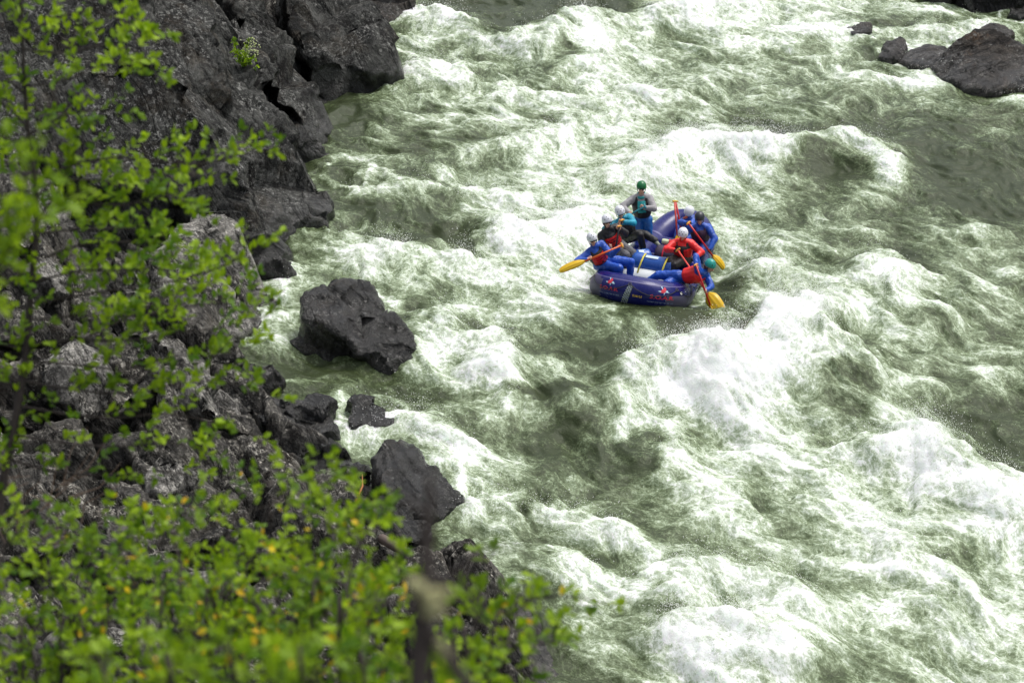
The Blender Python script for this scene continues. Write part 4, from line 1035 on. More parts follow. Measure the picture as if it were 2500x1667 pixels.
def person(label, pel, head, hands, knees, feet, face, mats, hel, grips=((0, 0, 1), (0, 0, 1)), vest=None, headtilt=(0, 0, 1), headface=None, elbows=None, glasses=True, gloves=False, hair=None, shoe=True, standing=False, vents=True, lean=None, seed=1, collar=None):
    top, pants = mats
    f = Vector(face).normalized(); hf = Vector(headface).normalized() if headface else f
    hu = Vector(headtilt).normalized()
    HB = basis(hf, hu)
    neck = head - hu * .175 * K
    tu = (neck - pel).normalized(); TB = basis(f, tu)
    left, front = TB @ Vector((1, 0, 0)), TB @ Vector((0, 1, 0))
    bd = Body(); SKIN, TOP, PANT, GL, SH = 0, 1, 2, 3, 4
    chest = pel.lerp(neck, .68); waist = pel.lerp(neck, .30)
    bd.hull2(pel + tu * .02 * K, (.165, .125, .11), TB, waist, (.145, .11, .10), TB, PANT)
    bd.hull2(waist, (.165, .13, .11), TB, chest, (.205, .145, .15), TB, TOP)
    bd.hull2(chest, (.20, .14, .13), TB, neck - tu * .06 * K, (.13, .085, .06), TB, TOP)
    bd.cap(neck - tu * .03 * K, head - hu * .07 * K, .062, .055, TOP if collar is None else SKIN)
    # head: skull, jaw, nose, ears, brow, lips
    bd.ell(head + HB @ Vector((0, -.01, .03)) * K, (.077, .098, .095), HB, SKIN)
    bd.hull2(head + HB @ Vector((0, .02, 0)) * K, (.066, .07, .06), HB, head + HB @ Vector((0, .045, -.078)) * K, (.036, .034, .024), HB, SKIN)
    bd.cap(head + HB @ Vector((0, .093, .012)) * K, head + HB @ Vector((0, .112, -.024)) * K, .010, .016, SKIN)
    bd.cap(head + HB @ Vector((-.03, .080, .03)) * K, head + HB @ Vector((.03, .080, .03)) * K, .013, .013, SKIN)
    bd.cap(head + HB @ Vector((-.02, .085, -.055)) * K, head + HB @ Vector((.02, .085, -.055)) * K, .009, .009, SKIN)
    for s_ in (-1, 1): bd.ell(head + HB @ Vector((.078 * s_, -.012, -.005)) * K, (.012, .022, .032), HB, SKIN)
    # arms
    for i, s_ in enumerate((-1, 1)):               # -1: the person's right
        S = neck + TB @ Vector((.175 * s_, 0, -.075)) * K
        W = hands[i]
        if W is None: W = S + TB @ Vector((.06 * s_, .10, -.48)) * K
        pole = TB @ Vector((.6 * s_, -.35, -.8)) if not elbows or elbows[i] is None else Vector(elbows[i])
        g = Vector(grips[i]).normalized()
        d0 = (W - S).normalized()
        wr = W - d0 * .06 * K
        E = ik(S, wr, .30 * K, .26 * K, pole)
        d = (W - E).normalized(); wr = W - d * .06 * K
        bd.cap(neck + TB @ Vector((.08 * s_, 0, -.04)) * K, S, .078, .084, TOP)
        bd.cap(S, E, .082, .068, TOP); bd.cap(E, wr, .068, .046, TOP)
        hand(bd, wr, d, g, GL if gloves else SKIN, s_ if i else -s_)
    for i, s_ in enumerate((-1, 1)):
        Hp = pel + TB @ Vector((.095 * s_, 0, -.01)) * K
        Kn, Ft = knees[i], feet[i]
        if Kn is None: Kn = ik(Hp, Ft, .44 * K, .43 * K, f)
        bd.cap(Hp, Kn, .118, .088, PANT); bd.cap(Kn, Ft, .086, .062, PANT)
        fd = (Vector((f.x, f.y, 0)).normalized() * .8 + Vector((Kn.x - Hp.x, Kn.y - Hp.y, 0)).normalized() * .6).normalized()
        bd.cap(Ft - Vector((0, 0, .02)) * K, Ft + fd * .15 * K - Vector((0, 0, .05)) * K, .052, .036, SH)
    org = pel.copy()
    root = empty('person', org); tag(root, label, 'person', 'rafters aboard the blue violet raft')
    me = build_mesh('body', bd.bm, .0095, bd.caps, (TOP, PANT), seed, org)
    link('body', me, [SK, top, pants, CM['glove'], CM['shoe']], root)
    hl_ = helmet(root, head, HB, hel, org, vents)
    # chin strap
    st = [head + HB @ Vector((.088 * math.cos(a), .028 + .0 * math.sin(a), -.005 + .118 * math.sin(a))) * K - org for a in [math.pi + math.pi * j / 14 for j in range(15)]]
    tube_obj('chin_strap', st, .006, HM['strap'], hl_, 6)
    if glasses:
        V = []; F = []; n = 14
        for j in range(n + 1):
            a = math.pi * (.10 + .80 * j / n); lens = 1.0 - .55 * math.exp(-((j - n / 2) / 1.2) ** 2)
            x, y = .084 * math.cos(a), .104 * math.sin(a)
            for (zz_, o_) in ((.030, 1), (.030 - .040 * lens, 1), (.030 - .040 * lens, .93), (.030, .93)): V.append(tuple(head + HB @ Vector((x * o_, y * o_, zz_)) * K - org))
        for j in range(n):
            for k in range(4): F.append((j * 4 + k, j * 4 + (k + 1) % 4, (j + 1) * 4 + (k + 1) % 4, (j + 1) * 4 + k))
        link('sunglasses', np_mesh('sunglasses', V, F), HM['lens'], root)
    if hair:
        hb = bmesh.new()
        hull_bm(hb, [head + HB @ (Vector((0, -.045, -.03)) + p) * K - org for p in sph_pts(0, (.088, .07, .09))])
        me2 = bpy.data.meshes.new('hair'); hb.to_mesh(me2); hb.free(); link('hair', me2, hair, root)
    if collar:
        ring = [neck + TB @ Vector((.085 * math.cos(a), .07 * math.sin(a), -.0 - .03 * math.sin(a))) * K - org for a in [2 * math.pi * j / 20 for j in range(20)]]
        tube_obj('collar', ring, .028 * K, collar, root, 10, True)
    if vest:
        vb = bmesh.new(); lo = pel.lerp(neck, .22); hi = pel.lerp(neck, .80)
        hull_bm(vb, [lo + TB @ (p * K) for p in sph_pts(0, (.19, .165, .07))] + [chest + TB @ (p * K) for p in sph_pts(0, (.222, .19, .11))] + [hi + TB @ (p * K) for p in sph_pts(0, (.18, .155, .05))])
        for s_ in (-1, 1):
            hull_bm(vb, [neck + TB @ ((Vector((.105 * s_, .03, -.02)) + p) * K) for p in sph_pts(0, (.032, .05, .03))] + [hi + TB @ ((Vector((.10 * s_, .10, -.02)) + p) * K) for p in sph_pts(0, (.04, .03, .04))])
            hull_bm(vb, [neck + TB @ ((Vector((.105 * s_, -.02, -.02)) + p) * K) for p in sph_pts(0, (.032, .05, .03))] + [hi + TB @ ((Vector((.10 * s_, -.09, -.02)) + p) * K) for p in sph_pts(0, (.04, .03, .04))])
        V, N, Fq = remesh(vb, .011)
        C = V[Fq].mean(1) - np.array(pel); TBi = np.array(TB)                     # local coordinates per face
        loc = (C @ TBi) / K; T = (neck - pel).length / K
        v_ = loc[:, 2] / T; u_ = loc[:, 0]; fr = loc[:, 1] > .04
        base, panel, kind = vest
        mi = np.zeros(len(Fq), np.int32)
        if kind == 'stripe':
            s_ = ((v_ * 7.5) % 1); mi = np.where(fr & (v_ > .24) & (v_ < .78) & (np.abs(u_) < .17) & ((s_ > .16)), 1, 0)
        elif kind == 'panel': mi = np.where(fr & (v_ > .42) & (v_ < .86) & (np.abs(u_) < .085), 1, 0)
        elif kind == 'full': mi = np.where((v_ > .2) & ((np.abs(u_) > .02) | ~fr), 1, 0)
        elif kind == 'halves': mi = np.where((v_ > .22) & (v_ < .74) & (np.abs(u_) > .035), 1, 0)
        x, y, z = V.T; d = .006 * fbm3(x * 9, y * 9, z * 9, 2, seed)
        V = V + N * d[:, None] - np.array(org, np.float32)
        mv = np_mesh('life_vest', V, Fq); mv.polygons.foreach_set('material_index', mi.astype(np.int32))
        lv = link('life_vest', mv, [CM[base], CM[panel]], root)
        for v_z in (.34, .56):
            c = pel.lerp(neck, v_z) + TB @ Vector((0, .175, 0)) * K - org; bb = bmesh.new(); bmesh.ops.create_cube(bb, size=1, matrix=Matrix.Translation(c) @ TB.to_4x4() @ Matrix.Diagonal((.045 * K, .02 * K, .03 * K, 1)))
            bmesh.ops.bevel(bb, geom=bb.edges[:], offset=.004, segments=2, affect='EDGES'); m_ = bpy.data.meshes.new('buckle'); bb.to_mesh(m_); bb.free(); link('buckle', m_, HM['strap'], lv)
    PLIST.append((label, [tuple(round(c) for c in proj(q)) for q in (pel, neck, head)]))
    return root

def paddle(label, top, blade0, tip, face, shaft_m, blade_m, grip_m, group='paddles in use', bw=.08, r=.0155, extra=None):
    top, blade0, tip = Vector(top), Vector(blade0), Vector(tip)
    root = empty('paddle', top); tag(root, label, 'paddle', group)
    d = (blade0 - top).normalized()
    tube_obj('shaft', [Vector((0, 0, 0)), (blade0 - top) * .5, blade0 - top + d * .05], r, shaft_m, root, 10)
    bdn = (tip - blade0).normalized(); n = Vector(face); n = (n - bdn * n.dot(bdn)).normalized(); w = bdn.cross(n)
    L = (tip - blade0).length; V = []; F = []; m = 14
    prof = [.16, .34, .58, .78, .90, .97, 1.0, 1.0, .99, .97, .94, .90, .84, .74, .45]
    for i in range(m + 1):
        c = blade0 - top + bdn * L * i / m + n * .03 * math.sin(i / m * math.pi); ww = bw * prof[i]
        for (a, b) in ((-1, 0), (-.45, .004), (-.12, .006), (0, .014), (.12, .006), (.45, .004), (1, 0)):
            V.append(c + w * ww * a + n * b)
        for (a, b) in ((.45, -.004), (0, -.012), (-.45, -.004)): V.append(c + w * ww * a + n * b)
    for i in range(m):
        for k in range(10): F.append((i * 10 + k, i * 10 + (k + 1) % 10, (i + 1) * 10 + (k + 1) % 10, (i + 1) * 10 + k))
    bmm = np_mesh('blade', [tuple(v) for v in V], F)
    link('blade', bmm, blade_m, root)
    p = d.orthogonal().normalized(); p = p if abs(p.z) < .9 else d.cross(p)
    tube_obj('grip', [p * -.05, p * -.025 - d * .006, p * .025 - d * .006, p * .05], [.013, .017, .017, .013], grip_m, root, 10)
    return root
PM = dict(blackshaft=simple('shaft_black', (.02, .02, .022), .4), orange=simple('shaft_orange', (.75, .13, .02), .35), red=simple('shaft_red', (.55, .015, .02), .3), yellow=simple('blade_yellow', (.70, .44, .012), .35), turq=simple('shaft_turquoise', (.02, .22, .28), .35), amber=simple('grip_amber', (.70, .33, .04), .4), coral=simple('shaft_coral', (.72, .07, .05), .35))

def Q(px, py, Y): return P(px, py, Y)
# ---- left side, front to back
person('rafter in bright blue suit and red striped vest sweeping an orange paddle',
  Q(1470, 640, 40.80), Q(1446, 585, 40.62), (Q(1440, 632, 40.42), Q(1516, 600, 40.55)),
  (Q(1512, 655, 40.55), Q(1540, 640, 40.75)), (Q(1508, 688, 40.6), Q(1538, 680, 40.75)), (.35, -.95, 0), (CM['blue'], CM['blue']), HM['white'],
  grips=((1, 0, .35), (1, 0, .35)), vest=('vblack', 'red', 'stripe'), headtilt=(-.12, -.1, 1), elbows=((-1, -.1, -.3), (.2, -.2, -.5)), seed=11)
person('rafter in black jacket, red striped vest and white helmet, second on the left side',
  Q(1502, 602, 41.45), Q(1482, 541, 41.3), (Q(1492, 602, 41.0), Q(1511, 557, 41.05)),
  (Q(1528, 622, 41.05), Q(1545, 618, 41.3)), (Q(1530, 662, 41.0), Q(1550, 655, 41.1)), (.3, -.95, 0), (CM['black'], CM['grey']), HM['white'],
  grips=((.2, 0, 1), (.2, 0, 1)), vest=('vblack', 'red', 'stripe'), headtilt=(-.05, -.05, 1), elbows=(None, (1, -.2, -.6)), hair=HM['hair'], seed=12)
person('rafter in turquoise jacket, black trousers and white helmet in front of the guide',
  Q(1537, 577, 42.1), Q(1514, 519, 41.85), (Q(1512, 550, 41.6), Q(1517, 541, 41.6)),
  (Q(1562, 574, 41.75), Q(1577, 573, 42.0)), (Q(1570, 606, 41.8), Q(1600, 588, 41.9)), (.2, -.97, 0), (CM['turq'], CM['black']), HM['white'],
  grips=((.3, 0, 1), (.3, 0, 1)), vest=('vblack', 'vblack', 'panel'), headtilt=(-.15, -.3, 1), elbows=((-1, -.2, -.3), (1, -.3, -.3)), seed=13)
person('guide in grey hoodie, blue trousers and green helmet, the only person standing',
  Q(1569, 536, 42.65), Q(1566, 459, 42.6), (Q(1538, 522, 42.3), Q(1569, 506, 42.3)),
  (Q(1556, 578, 42.5), Q(1583, 577, 42.55)), (Q(1556, 622, 42.6), Q(1588, 618, 42.65)), (-.05, -1, 0), (CM['hoodie'], CM['pant']), HM['green'],
  grips=((1, 0, .5), (1, 0, .5)), vest=('vblack', 'teal', 'panel'), headtilt=(0, -.08, 1), elbows=((-1, .1, -.2), (1, -.1, -.6)), seed=14, vents=False, collar=CM['teal'])
# ---- right side, back to front
person('rafter with orange collar and white helmet turned away, behind the black helmet',
  Q(1690, 578, 42.75), Q(1682, 518, 42.8), (Q(1668, 560, 42.4), Q(1675, 565, 42.5)),
  (Q(1672, 585, 42.5), Q(1680, 590, 42.6)), (Q(1668, 612, 42.6), Q(1676, 615, 42.6)), (-.3, .9, 0), (CM['blue'], CM['blue']), HM['white'],
  headtilt=(.25, -.35, 1), headface=(.5, .9, 0), glasses=False, seed=15, vents=False, collar=CM['orange'])
person('rafter in dark maroon vest, blue sleeves, black gloves and black helmet',
  Q(1712, 592, 42.0), Q(1708, 534, 41.85), (Q(1681, 545, 41.65), Q(1731, 612, 41.55)),
  (Q(1690, 608, 41.7), Q(1712, 618, 41.6)), (Q(1690, 640, 41.8), Q(1708, 650, 41.7)), (-.05, -1, 0), (CM['blue'], CM['navy']), HM['dark'],
  grips=((.6, 0, -1), (.6, 0, -1)), vest=('maroon', 'maroon', 'full'), headtilt=(-.05, -.3, 1), elbows=((-1, 0, .5), (1, 0, -.1)), glasses=False, gloves=True, hair=HM['fair'], vents=False, seed=16)
person('rafter in red and black drysuit and white helmet looking down',
  Q(1668, 630, 41.3), Q(1667, 573, 41.15), (Q(1651, 612, 40.85), Q(1690, 632, 40.9)),
  (Q(1632, 640, 40.95), Q(1645, 648, 40.9)), (Q(1612, 655, 41.0), Q(1628, 668, 40.9)), (-.15, -1, 0), (CM['red'], CM['black']), HM['white'],
  grips=((.5, 0, -1), (.5, 0, -1)), vest=('vblack', 'red', 'halves'), headtilt=(0, -.45, 1), elbows=((-1, -.1, -.3), (1, -.1, -.3)), glasses=False, gloves=True, seed=17)
person('rafter in blue suit, red vest and teal helmet leaning out over the water',
  Q(1662, 676, 40.42), Q(1733, 650, 40.25), (Q(1700, 650, 40.1), Q(1722, 710, 39.95)),
  (Q(1606, 672, 40.5), Q(1628, 692, 40.25)), (Q(1578, 690, 40.55), Q(1612, 706, 40.4)), (.35, -.75, -.55), (CM['blue'], CM['blue']), HM['teal'],
  grips=((.3, 0, -1), (.3, 0, -1)), vest=('red', 'red', 'full'), headtilt=(.45, -.1, .9), headface=(.75, -.75, -.45), elbows=((-.3, .1, 1), (.6, -.1, -.4)), glasses=False, hair=HM['hair'], seed=18)
# ---- paddles
paddle('orange shafted paddle with yellow blade sweeping out to the left of the raft', Q(1518, 599, 40.5), Q(1432, 636, 40.38), Q(1366, 662, 40.3), (.2, -.6, .8), PM['orange'], PM['yellow'], PM['amber'], bw=.068)
paddle('paddle with amber grip held upright by the second rafter on the left', Q(1512, 553, 41.0), Q(1496, 650, 40.95), Q(1492, 690, 41.1), (0, -1, 0), PM['blackshaft'], PM['yellow'], PM['amber'])
paddle('paddle with amber grip held upright by the third rafter on the left', Q(1519, 538, 41.55), Q(1500, 610, 41.6), Q(1490, 650, 41.7), (0, -1, 0), PM['blackshaft'], PM['yellow'], PM['amber'])
paddle('turquoise shafted paddle held by the standing guide', Q(1574, 504, 42.28), Q(1520, 535, 42.35), Q(1470, 562, 42.5), (0, -1, .5), PM['turq'], PM['turq'], PM['turq'], bw=.06)
paddle('red paddle with yellow blade held by the black helmeted rafter on the right', Q(1681, 545, 41.6), Q(1738, 622, 41.5), Q(1768, 656, 41.5), (.6, -.7, .5), PM['red'], PM['yellow'], PM['amber'], bw=.075)
paddle('paddle with broad yellow blade turned to the camera beyond the leaning rafter', Q(1655, 611, 40.8), Q(1726, 714, 40.02), Q(1762, 760, 39.75), (-.1, -1, .35), PM['coral'], PM['yellow'], PM['amber'], bw=.125)
paddle('red paddle held straight down by the leaning rafter, blade edge on in the water', Q(1699, 647, 40.05), Q(1734, 745, 39.85), Q(1745, 780, 39.75), (1, -.35, 0), PM['red'], PM['yellow'], PM['amber'], bw=.07)
paddle('left one of two spare red paddles standing upright at the back of the raft', Q(1647, 492, 42.45), Q(1653, 572, 42.2), Q(1655, 610, 42.1), (.2, -1, 0), PM['coral'], PM['yellow'], PM['yellow'], 'spare paddles', bw=.06)
paddle('right one of two spare red paddles standing upright at the back of the raft', Q(1650, 493, 42.5), Q(1664, 568, 42.3), Q(1668, 606, 42.2), (.2, -1, 0), PM['red'], PM['yellow'], PM['yellow'], 'spare paddles', bw=.06)
# ------------------------------------------------------------------ shrubs and the sapling close to the camera
def leaf_mat(name, a, b, trans=.45):
    t = NT(name); tone = t.attr('tone')
    c = t.mix(tone, a, b); c = t.mix(t.range(t.noise(t.coord(), 60, 3), .3, .7, 0, .25), c, tuple(x * .6 for x in a))
    t.bsdf(Base_Color=c, Roughness=.5, Specular_IOR_Level=.3)
    tr = t.node('ShaderNodeBsdfTranslucent'); t.put(tr.inputs[0], t.mix(.25, c, (.40, .62, .02)))
    m = t.node('ShaderNodeMixShader'); m.inputs[0].default_value = trans
    t.l.new(t.b.outputs[0], m.inputs[1]); t.l.new(tr.outputs[0], m.inputs[2]); t.l.new(m.outputs[0], t.n['Material Output'].inputs[0])
    return t.m
LM = leaf_mat('leaf_green', (.045, .145, .006), (.40, .58, .012))
LY = leaf_mat('leaf_yellow', (.80, .46, .01), (.88, .66, .02), .3)
BK = simple('bark_dark', (.030, .022, .018), .8, .5, 60); BG = simple('bark_grey', (.085, .08, .078), .85, .6, 50); DRY = simple('twig_dry', (.11, .075, .05), .8)
LEAF = np.array([(0, 0, 0), (.28, .20, .05), (.28, -.20, .05), (.62, .25, .06), (.62, -.25, .06), (.88, .12, .02), (.88, -.12, .02), (1, 0, -.03), (.30, 0, 0), (.62, 0, .0)], np.float32)
LF = [(0, 8, 1, 1), (0, 2, 8, 8), (8, 9, 3, 1), (8, 2, 4, 9), (9, 7, 5, 3), (9, 4, 6, 7)]
class Plant:
    def __init__(s, name, label, cat, root, seed, group=None):
        s.root = empty(name, root); tag(s.root, label, cat, group); s.o = Vector(root); s.r = random.Random(seed)
        s.tt = .5; s.leaves = []; s.yellow = []; s.tubes = []
    def tube(s, pts, r0, r1, k=6): s.tubes.append((pts, r0, r1, k))
    def leaf(s, p, d, n, L, y=False): (s.yellow if y else s.leaves).append((p, d, n, L, s.tt))
    def twig(s, p, d, L, leafL, r=.0016, yprob=0.0):
        rr = s.r; s.tt = rr.random(); pts = [p]; q = p.copy(); dd = d.normalized(); n = max(3, int(L / .022))
        for i in range(n):
            dd = (dd + Vector((rr.gauss(0, .16), rr.gauss(0, .16), rr.gauss(.06, .12)))).normalized(); q = q + dd * (L / n); pts.append(q.copy())
            k = 2 if i < n - 1 else 5
            for j in range(k):
                a = rr.uniform(0, 6.283); side = dd.orthogonal().normalized(); side = side * math.cos(a) + dd.cross(side) * math.sin(a)
                ld = (side * rr.uniform(.6, 1) + dd * rr.uniform(.3, .9) + Vector((0, 0, .15))).normalized()
                nn = (Vector((0, 0, 1)) + Vector((rr.gauss(0, .5), rr.gauss(0, .5) - .25, 0))).normalized()
                s.leaf(q + Vector((rr.gauss(0, .004), rr.gauss(0, .004), 0)), ld, nn, leafL * rr.uniform(.5, 1.25), rr.random() < yprob)
        s.tube(pts, r, r * .5, 4)
    def branch(s, pts, r0, r1, leafL, dens=.05, tw=(.05, .16), yprob=0.0, up=.5, start=.15):
        # smooth the path
        P_ = [Vector(p) for p in pts]; out = []
        for i in range(len(P_) - 1):
            a = P_[max(0, i - 1)]; b = P_[i]; c = P_[i + 1]; d = P_[min(len(P_) - 1, i + 2)]
            for j in range(6):
                t = j / 6; out.append(.5 * ((2 * b) + (c - a) * t + (2 * a - 5 * b + 4 * c - d) * t * t + (3 * b - a - 3 * c + d) * t ** 3))
        out.append(P_[-1]); s.tube(out, r0, r1, 7)
        L = sum((b - a).length for a, b in zip(out[:-1], out[1:])); acc = 0; nxt = L * start
        for a, b in zip(out[:-1], out[1:]):
            l = (b - a).length
            while acc + l > nxt:
                p = a.lerp(b, (nxt - acc) / l); d = (b - a).normalized()
                side = Vector((s.r.gauss(0, 1), s.r.gauss(0, 1), s.r.gauss(up, .7))).normalized()
                s.twig(p, (d * .7 + side).normalized(), s.r.uniform(*tw), leafL, yprob=yprob); nxt += dens * s.r.uniform(.6, 1.4)
            acc += l
        s.twig(out[-1], (out[-1] - out[-2]).normalized(), tw[1] * .6, leafL, yprob=yprob)
    def finish(s, wood, trunk_first='trunk', apart=False):
        for idx, sel in [('stem', s.tubes[:1])] + ([('branches', [q]) for q in s.tubes[1:]] if apart else [('branches', s.tubes[1:])]):
            V = []; F = []
            for (pts, r0, r1, k) in sel:
                o = len(V); n = len(pts); nr = None
                for i, p in enumerate(pts):
                    T = (pts[min(n - 1, i + 1)] - pts[max(0, i - 1)]).normalized()
                    nr = T.orthogonal().normalized() if nr is None else (nr - T * nr.dot(T)).normalized(); B = T.cross(nr); r = r0 + (r1 - r0) * i / (n - 1)
                    for j in range(k): a = 6.2832 * j / k; V.append(tuple(p - s.o + (nr * math.cos(a) + B * math.sin(a)) * r))
                for i in range(n - 1):
                    for j in range(k): F.append((o + i * k + j, o + i * k + (j + 1) % k, o + (i + 1) * k + (j + 1) % k, o + (i + 1) * k + j))
            if V: link({'stem': trunk_first, 'branches': 'branch'}[idx], np_mesh(idx, V, F), wood, s.root)
        for nm, lst, mat in (('foliage', s.leaves, LM), ('yellow_leaves', s.yellow, LY)):
            if not lst: continue
            n = len(lst); V = np.zeros((n, 10, 3), np.float32); tone = np.zeros((n, 10), np.float32)
            for i, (p, d, nn, L, tt) in enumerate(lst):
                b = d.cross(nn).normalized(); u = b.cross(d)
                M = np.array([d, b, u], np.float32) * L
                V[i] = (LEAF * np.array([1, 1, s.r.uniform(-1, 2.5)], np.float32)) @ M + np.array(p - s.o, np.float32); tone[i] = min(1, .85 * tt + .32 * s.r.random()) ** 1.25
            F = (np.array(LF)[None] + (np.arange(n) * 10)[:, None, None]).reshape(-1, 4)
            tri = F[F[:, 2] == F[:, 3]][:, :3]; qd = F[F[:, 2] != F[:, 3]]
            tris = np.concatenate([tri, qd[:, [0, 1, 2]], qd[:, [0, 2, 3]]])
            me = np_mesh(nm, V.reshape(-1, 3), tris); attr(me, 'tone', tone.ravel()); link(nm, me, mat, s.root)
def DD(l, d): return [D(x, y, dd if dd else d) for (x, y, *r_) in l for dd in ([r_[0]] if r_ else [0])]
def ground_root(px, py, d):
    p = D(px, py, d); return Vector((p.x, p.y, tz(p.x, p.y)))

# the sapling at the left edge
d0 = 9.5
root = ground_root(-120, 2100, 9.0)
s = Plant('sapling', 'tall thin leafy sapling with dark trunk along the left edge, bright green leaves', 'tree', root, 5)
trunk = [root] + DD([(-60, 1700), (0, 1230), (32, 1050), (62, 880), (76, 700), (90, 560), (86, 450), (70, 330), (60, 200), (55, 80), (48, -120)], d0)
s.branch(trunk, .019, .004, .033, .045, (.05, .14), start=.50)
BRS = [
 [(55, 90), (150, 40), (240, 20), (300, -10)], [(56, 60), (-20, 0), (-80, -60)], [(58, 120), (160, 130), (260, 110), (340, 130), (372, 170)], [(240, 30), (330, 60), (395, 80)],
 [(62, 210), (150, 200), (250, 160), (330, 150)], [(62, 230), (0, 180), (-80, 130)], [(70, 330), (140, 290), (210, 270), (270, 275)], [(70, 320), (20, 260), (-60, 230)],
 [(84, 440), (190, 400), (290, 385), (400, 395), (490, 400), (560, 385), (650, 368)], [(86, 460), (180, 440), (290, 450), (380, 480), (440, 470)], [(86, 450), (20, 400), (-60, 370)],
 [(90, 540), (200, 500), (310, 500), (400, 470), (470, 505)], [(90, 570), (200, 560), (330, 560), (430, 590)], [(88, 600), (20, 560), (-60, 520)], [(90, 540), (150, 450), (180, 380), (200, 340)],
 [(84, 640), (190, 600), (300, 590), (420, 600), (470, 630)], [(82, 690), (200, 660), (320, 660), (430, 640)], [(80, 690), (30, 650), (-40, 640)],
 [(78, 740), (200, 720), (330, 700), (450, 680), (540, 650), (635, 600)], [(76, 780), (200, 770), (330, 770), (450, 750), (560, 735), (620, 720)], [(76, 760), (20, 740), (-50, 750)],
 [(70, 840), (190, 830), (320, 830), (450, 810), (540, 800), (630, 780)], [(64, 880), (180, 890), (300, 900), (420, 870), (520, 870), (600, 850)], [(66, 860), (0, 840), (-60, 860)],
 [(56, 930), (170, 950), (300, 960), (420, 940), (530, 930), (650, 960)], [(46, 990), (160, 1010), (290, 1020), (400, 1010), (520, 1030), (610, 1060)], [(50, 950), (-10, 930), (-60, 950)],
 [(34, 1060), (150, 1080), (280, 1090), (400, 1080), (500, 1100)], [(22, 1120), (130, 1150), (260, 1160), (380, 1150), (470, 1160)], [(20, 1130), (-40, 1120), (-90, 1130)], [(200, 830), (300, 780), (420, 720), (500, 700)],
]
for i, b in enumerate(BRS):
    k = s.r.uniform(-.5, .6); n = len(b)
    s.branch([D(x, y, d0 + k * j / n) for j, (x, y) in enumerate(b)], .0045, .0016, .036, (.045 if max(y for x, y in b) > 700 else .034) * (1.5 if min(y for x, y in b) > 940 else 1), (.04, .15))
s.finish(BK)
# a nearer, more blurred branch at the very left edge
root2 = ground_root(-330, 1500, 5.2)
s = Plant('shrub', 'very blurred bright green shrub tip at the left edge in front of the sapling', 'shrub', root2, 8, 'shrubs below the camera')
s.branch([root2] + DD([(-200, 1000), (-90, 760), (-20, 600), (40, 480), (90, 390)], 5.2), .008, .002, .034, .035, (.05, .10), start=.35)
s.branch(DD([(-90, 760), (0, 640), (90, 540), (150, 500)], 5.2), .003, .0015, .034, .035, (.04, .09)); s.finish(BK)

def shrub(label, rootpx, d, stems, seed, leafL=.029, dens=.080, tw=(.05, .16), yprob=.02, wood=None, dvar=.5, drop=85):
    root = ground_root(*rootpx, d)
    s = Plant('shrub', label, 'shrub', root, seed, 'shrubs below the camera')
    for st in stems:
        dd = d + s.r.uniform(-dvar, dvar); top = [D(x, y + drop, dd + .12 * j) for j, (x, y) in enumerate(st)]
        base = root + Vector((s.r.uniform(-.12, .12), s.r.uniform(-.1, .1), 0))
        s.branch([base] + top, .006, .0018, leafL, dens, tw, yprob, start=.25)
        for j in range(len(top) - 1):              # side shoots
            for m in range(2):
                a = top[j].lerp(top[j + 1], s.r.random()); e = a + Vector((s.r.gauss(0, .13), s.r.gauss(0, .12), s.r.uniform(.02, .12)))
                s.branch([a, a.lerp(e, .5) + Vector((0, 0, .02)), e], .003, .0014, leafL, dens * .9, (tw[0], tw[1] * .8), yprob)
    s.finish(wood or BK); return s
shrub('leafy green shrub in the lower left corner', (60, 2050), 7.6, [[(-30, 1650), (-20, 1420), (10, 1230)], [(60, 1640), (90, 1450), (120, 1280), (100, 1210)], [(150, 1620), (200, 1480), (180, 1330), (230, 1240)], [(0, 1600), (-60, 1400)], [(100, 1667), (40, 1560)]], 21, yprob=.01)
shrub('tallest bright green shrub with yellow leaves, right of the lower left corner one', (350, 2100), 7.4, [[(330, 1640), (330, 1450), (340, 1280), (330, 1190)], [(400, 1620), (430, 1440), (440, 1300), (420, 1220)], [(270, 1640), (260, 1480), (270, 1360), (290, 1260)], [(470, 1650), (500, 1480), (530, 1380), (500, 1300)], [(330, 1560), (370, 1380), (390, 1240)], [(230, 1650), (180, 1560)]], 22, yprob=.022)
shrub('shrub speckled with yellow leaves below the small grey stones', (600, 2100), 7.2, [[(560, 1650), (570, 1500), (600, 1390), (580, 1320)], [(640, 1640), (650, 1500), (680, 1400), (660, 1310)], [(520, 1600), (540, 1440), (530, 1350)], [(700, 1660), (740, 1540), (730, 1430)], [(470, 1650), (450, 1560)]], 23, yprob=.05)
shrub('green shrub reaching up to the pointed black boulder, yellow leaves at its tips', (830, 2100), 7.0, [[(780, 1640), (760, 1480), (740, 1340), (700, 1260)], [(830, 1630), (840, 1470), (850, 1340), (880, 1240), (930, 1200)], [(890, 1640), (920, 1500), (930, 1400), (960, 1320)], [(760, 1600), (800, 1420), (800, 1300), (770, 1220)]], 24, yprob=.03)
shrub('sparse twiggy green shrub at the bottom middle over the water edge', (1200, 2100), 6.2, [[(1150, 1660), (1140, 1540), (1160, 1430), (1140, 1370)], [(1220, 1660), (1240, 1500), (1250, 1400), (1290, 1350)], [(1120, 1640), (1100, 1560), (1080, 1500)], [(1190, 1620), (1290, 1500), (1360, 1480)]], 25, leafL=.029, dens=.11, tw=(.03, .09), yprob=.03)
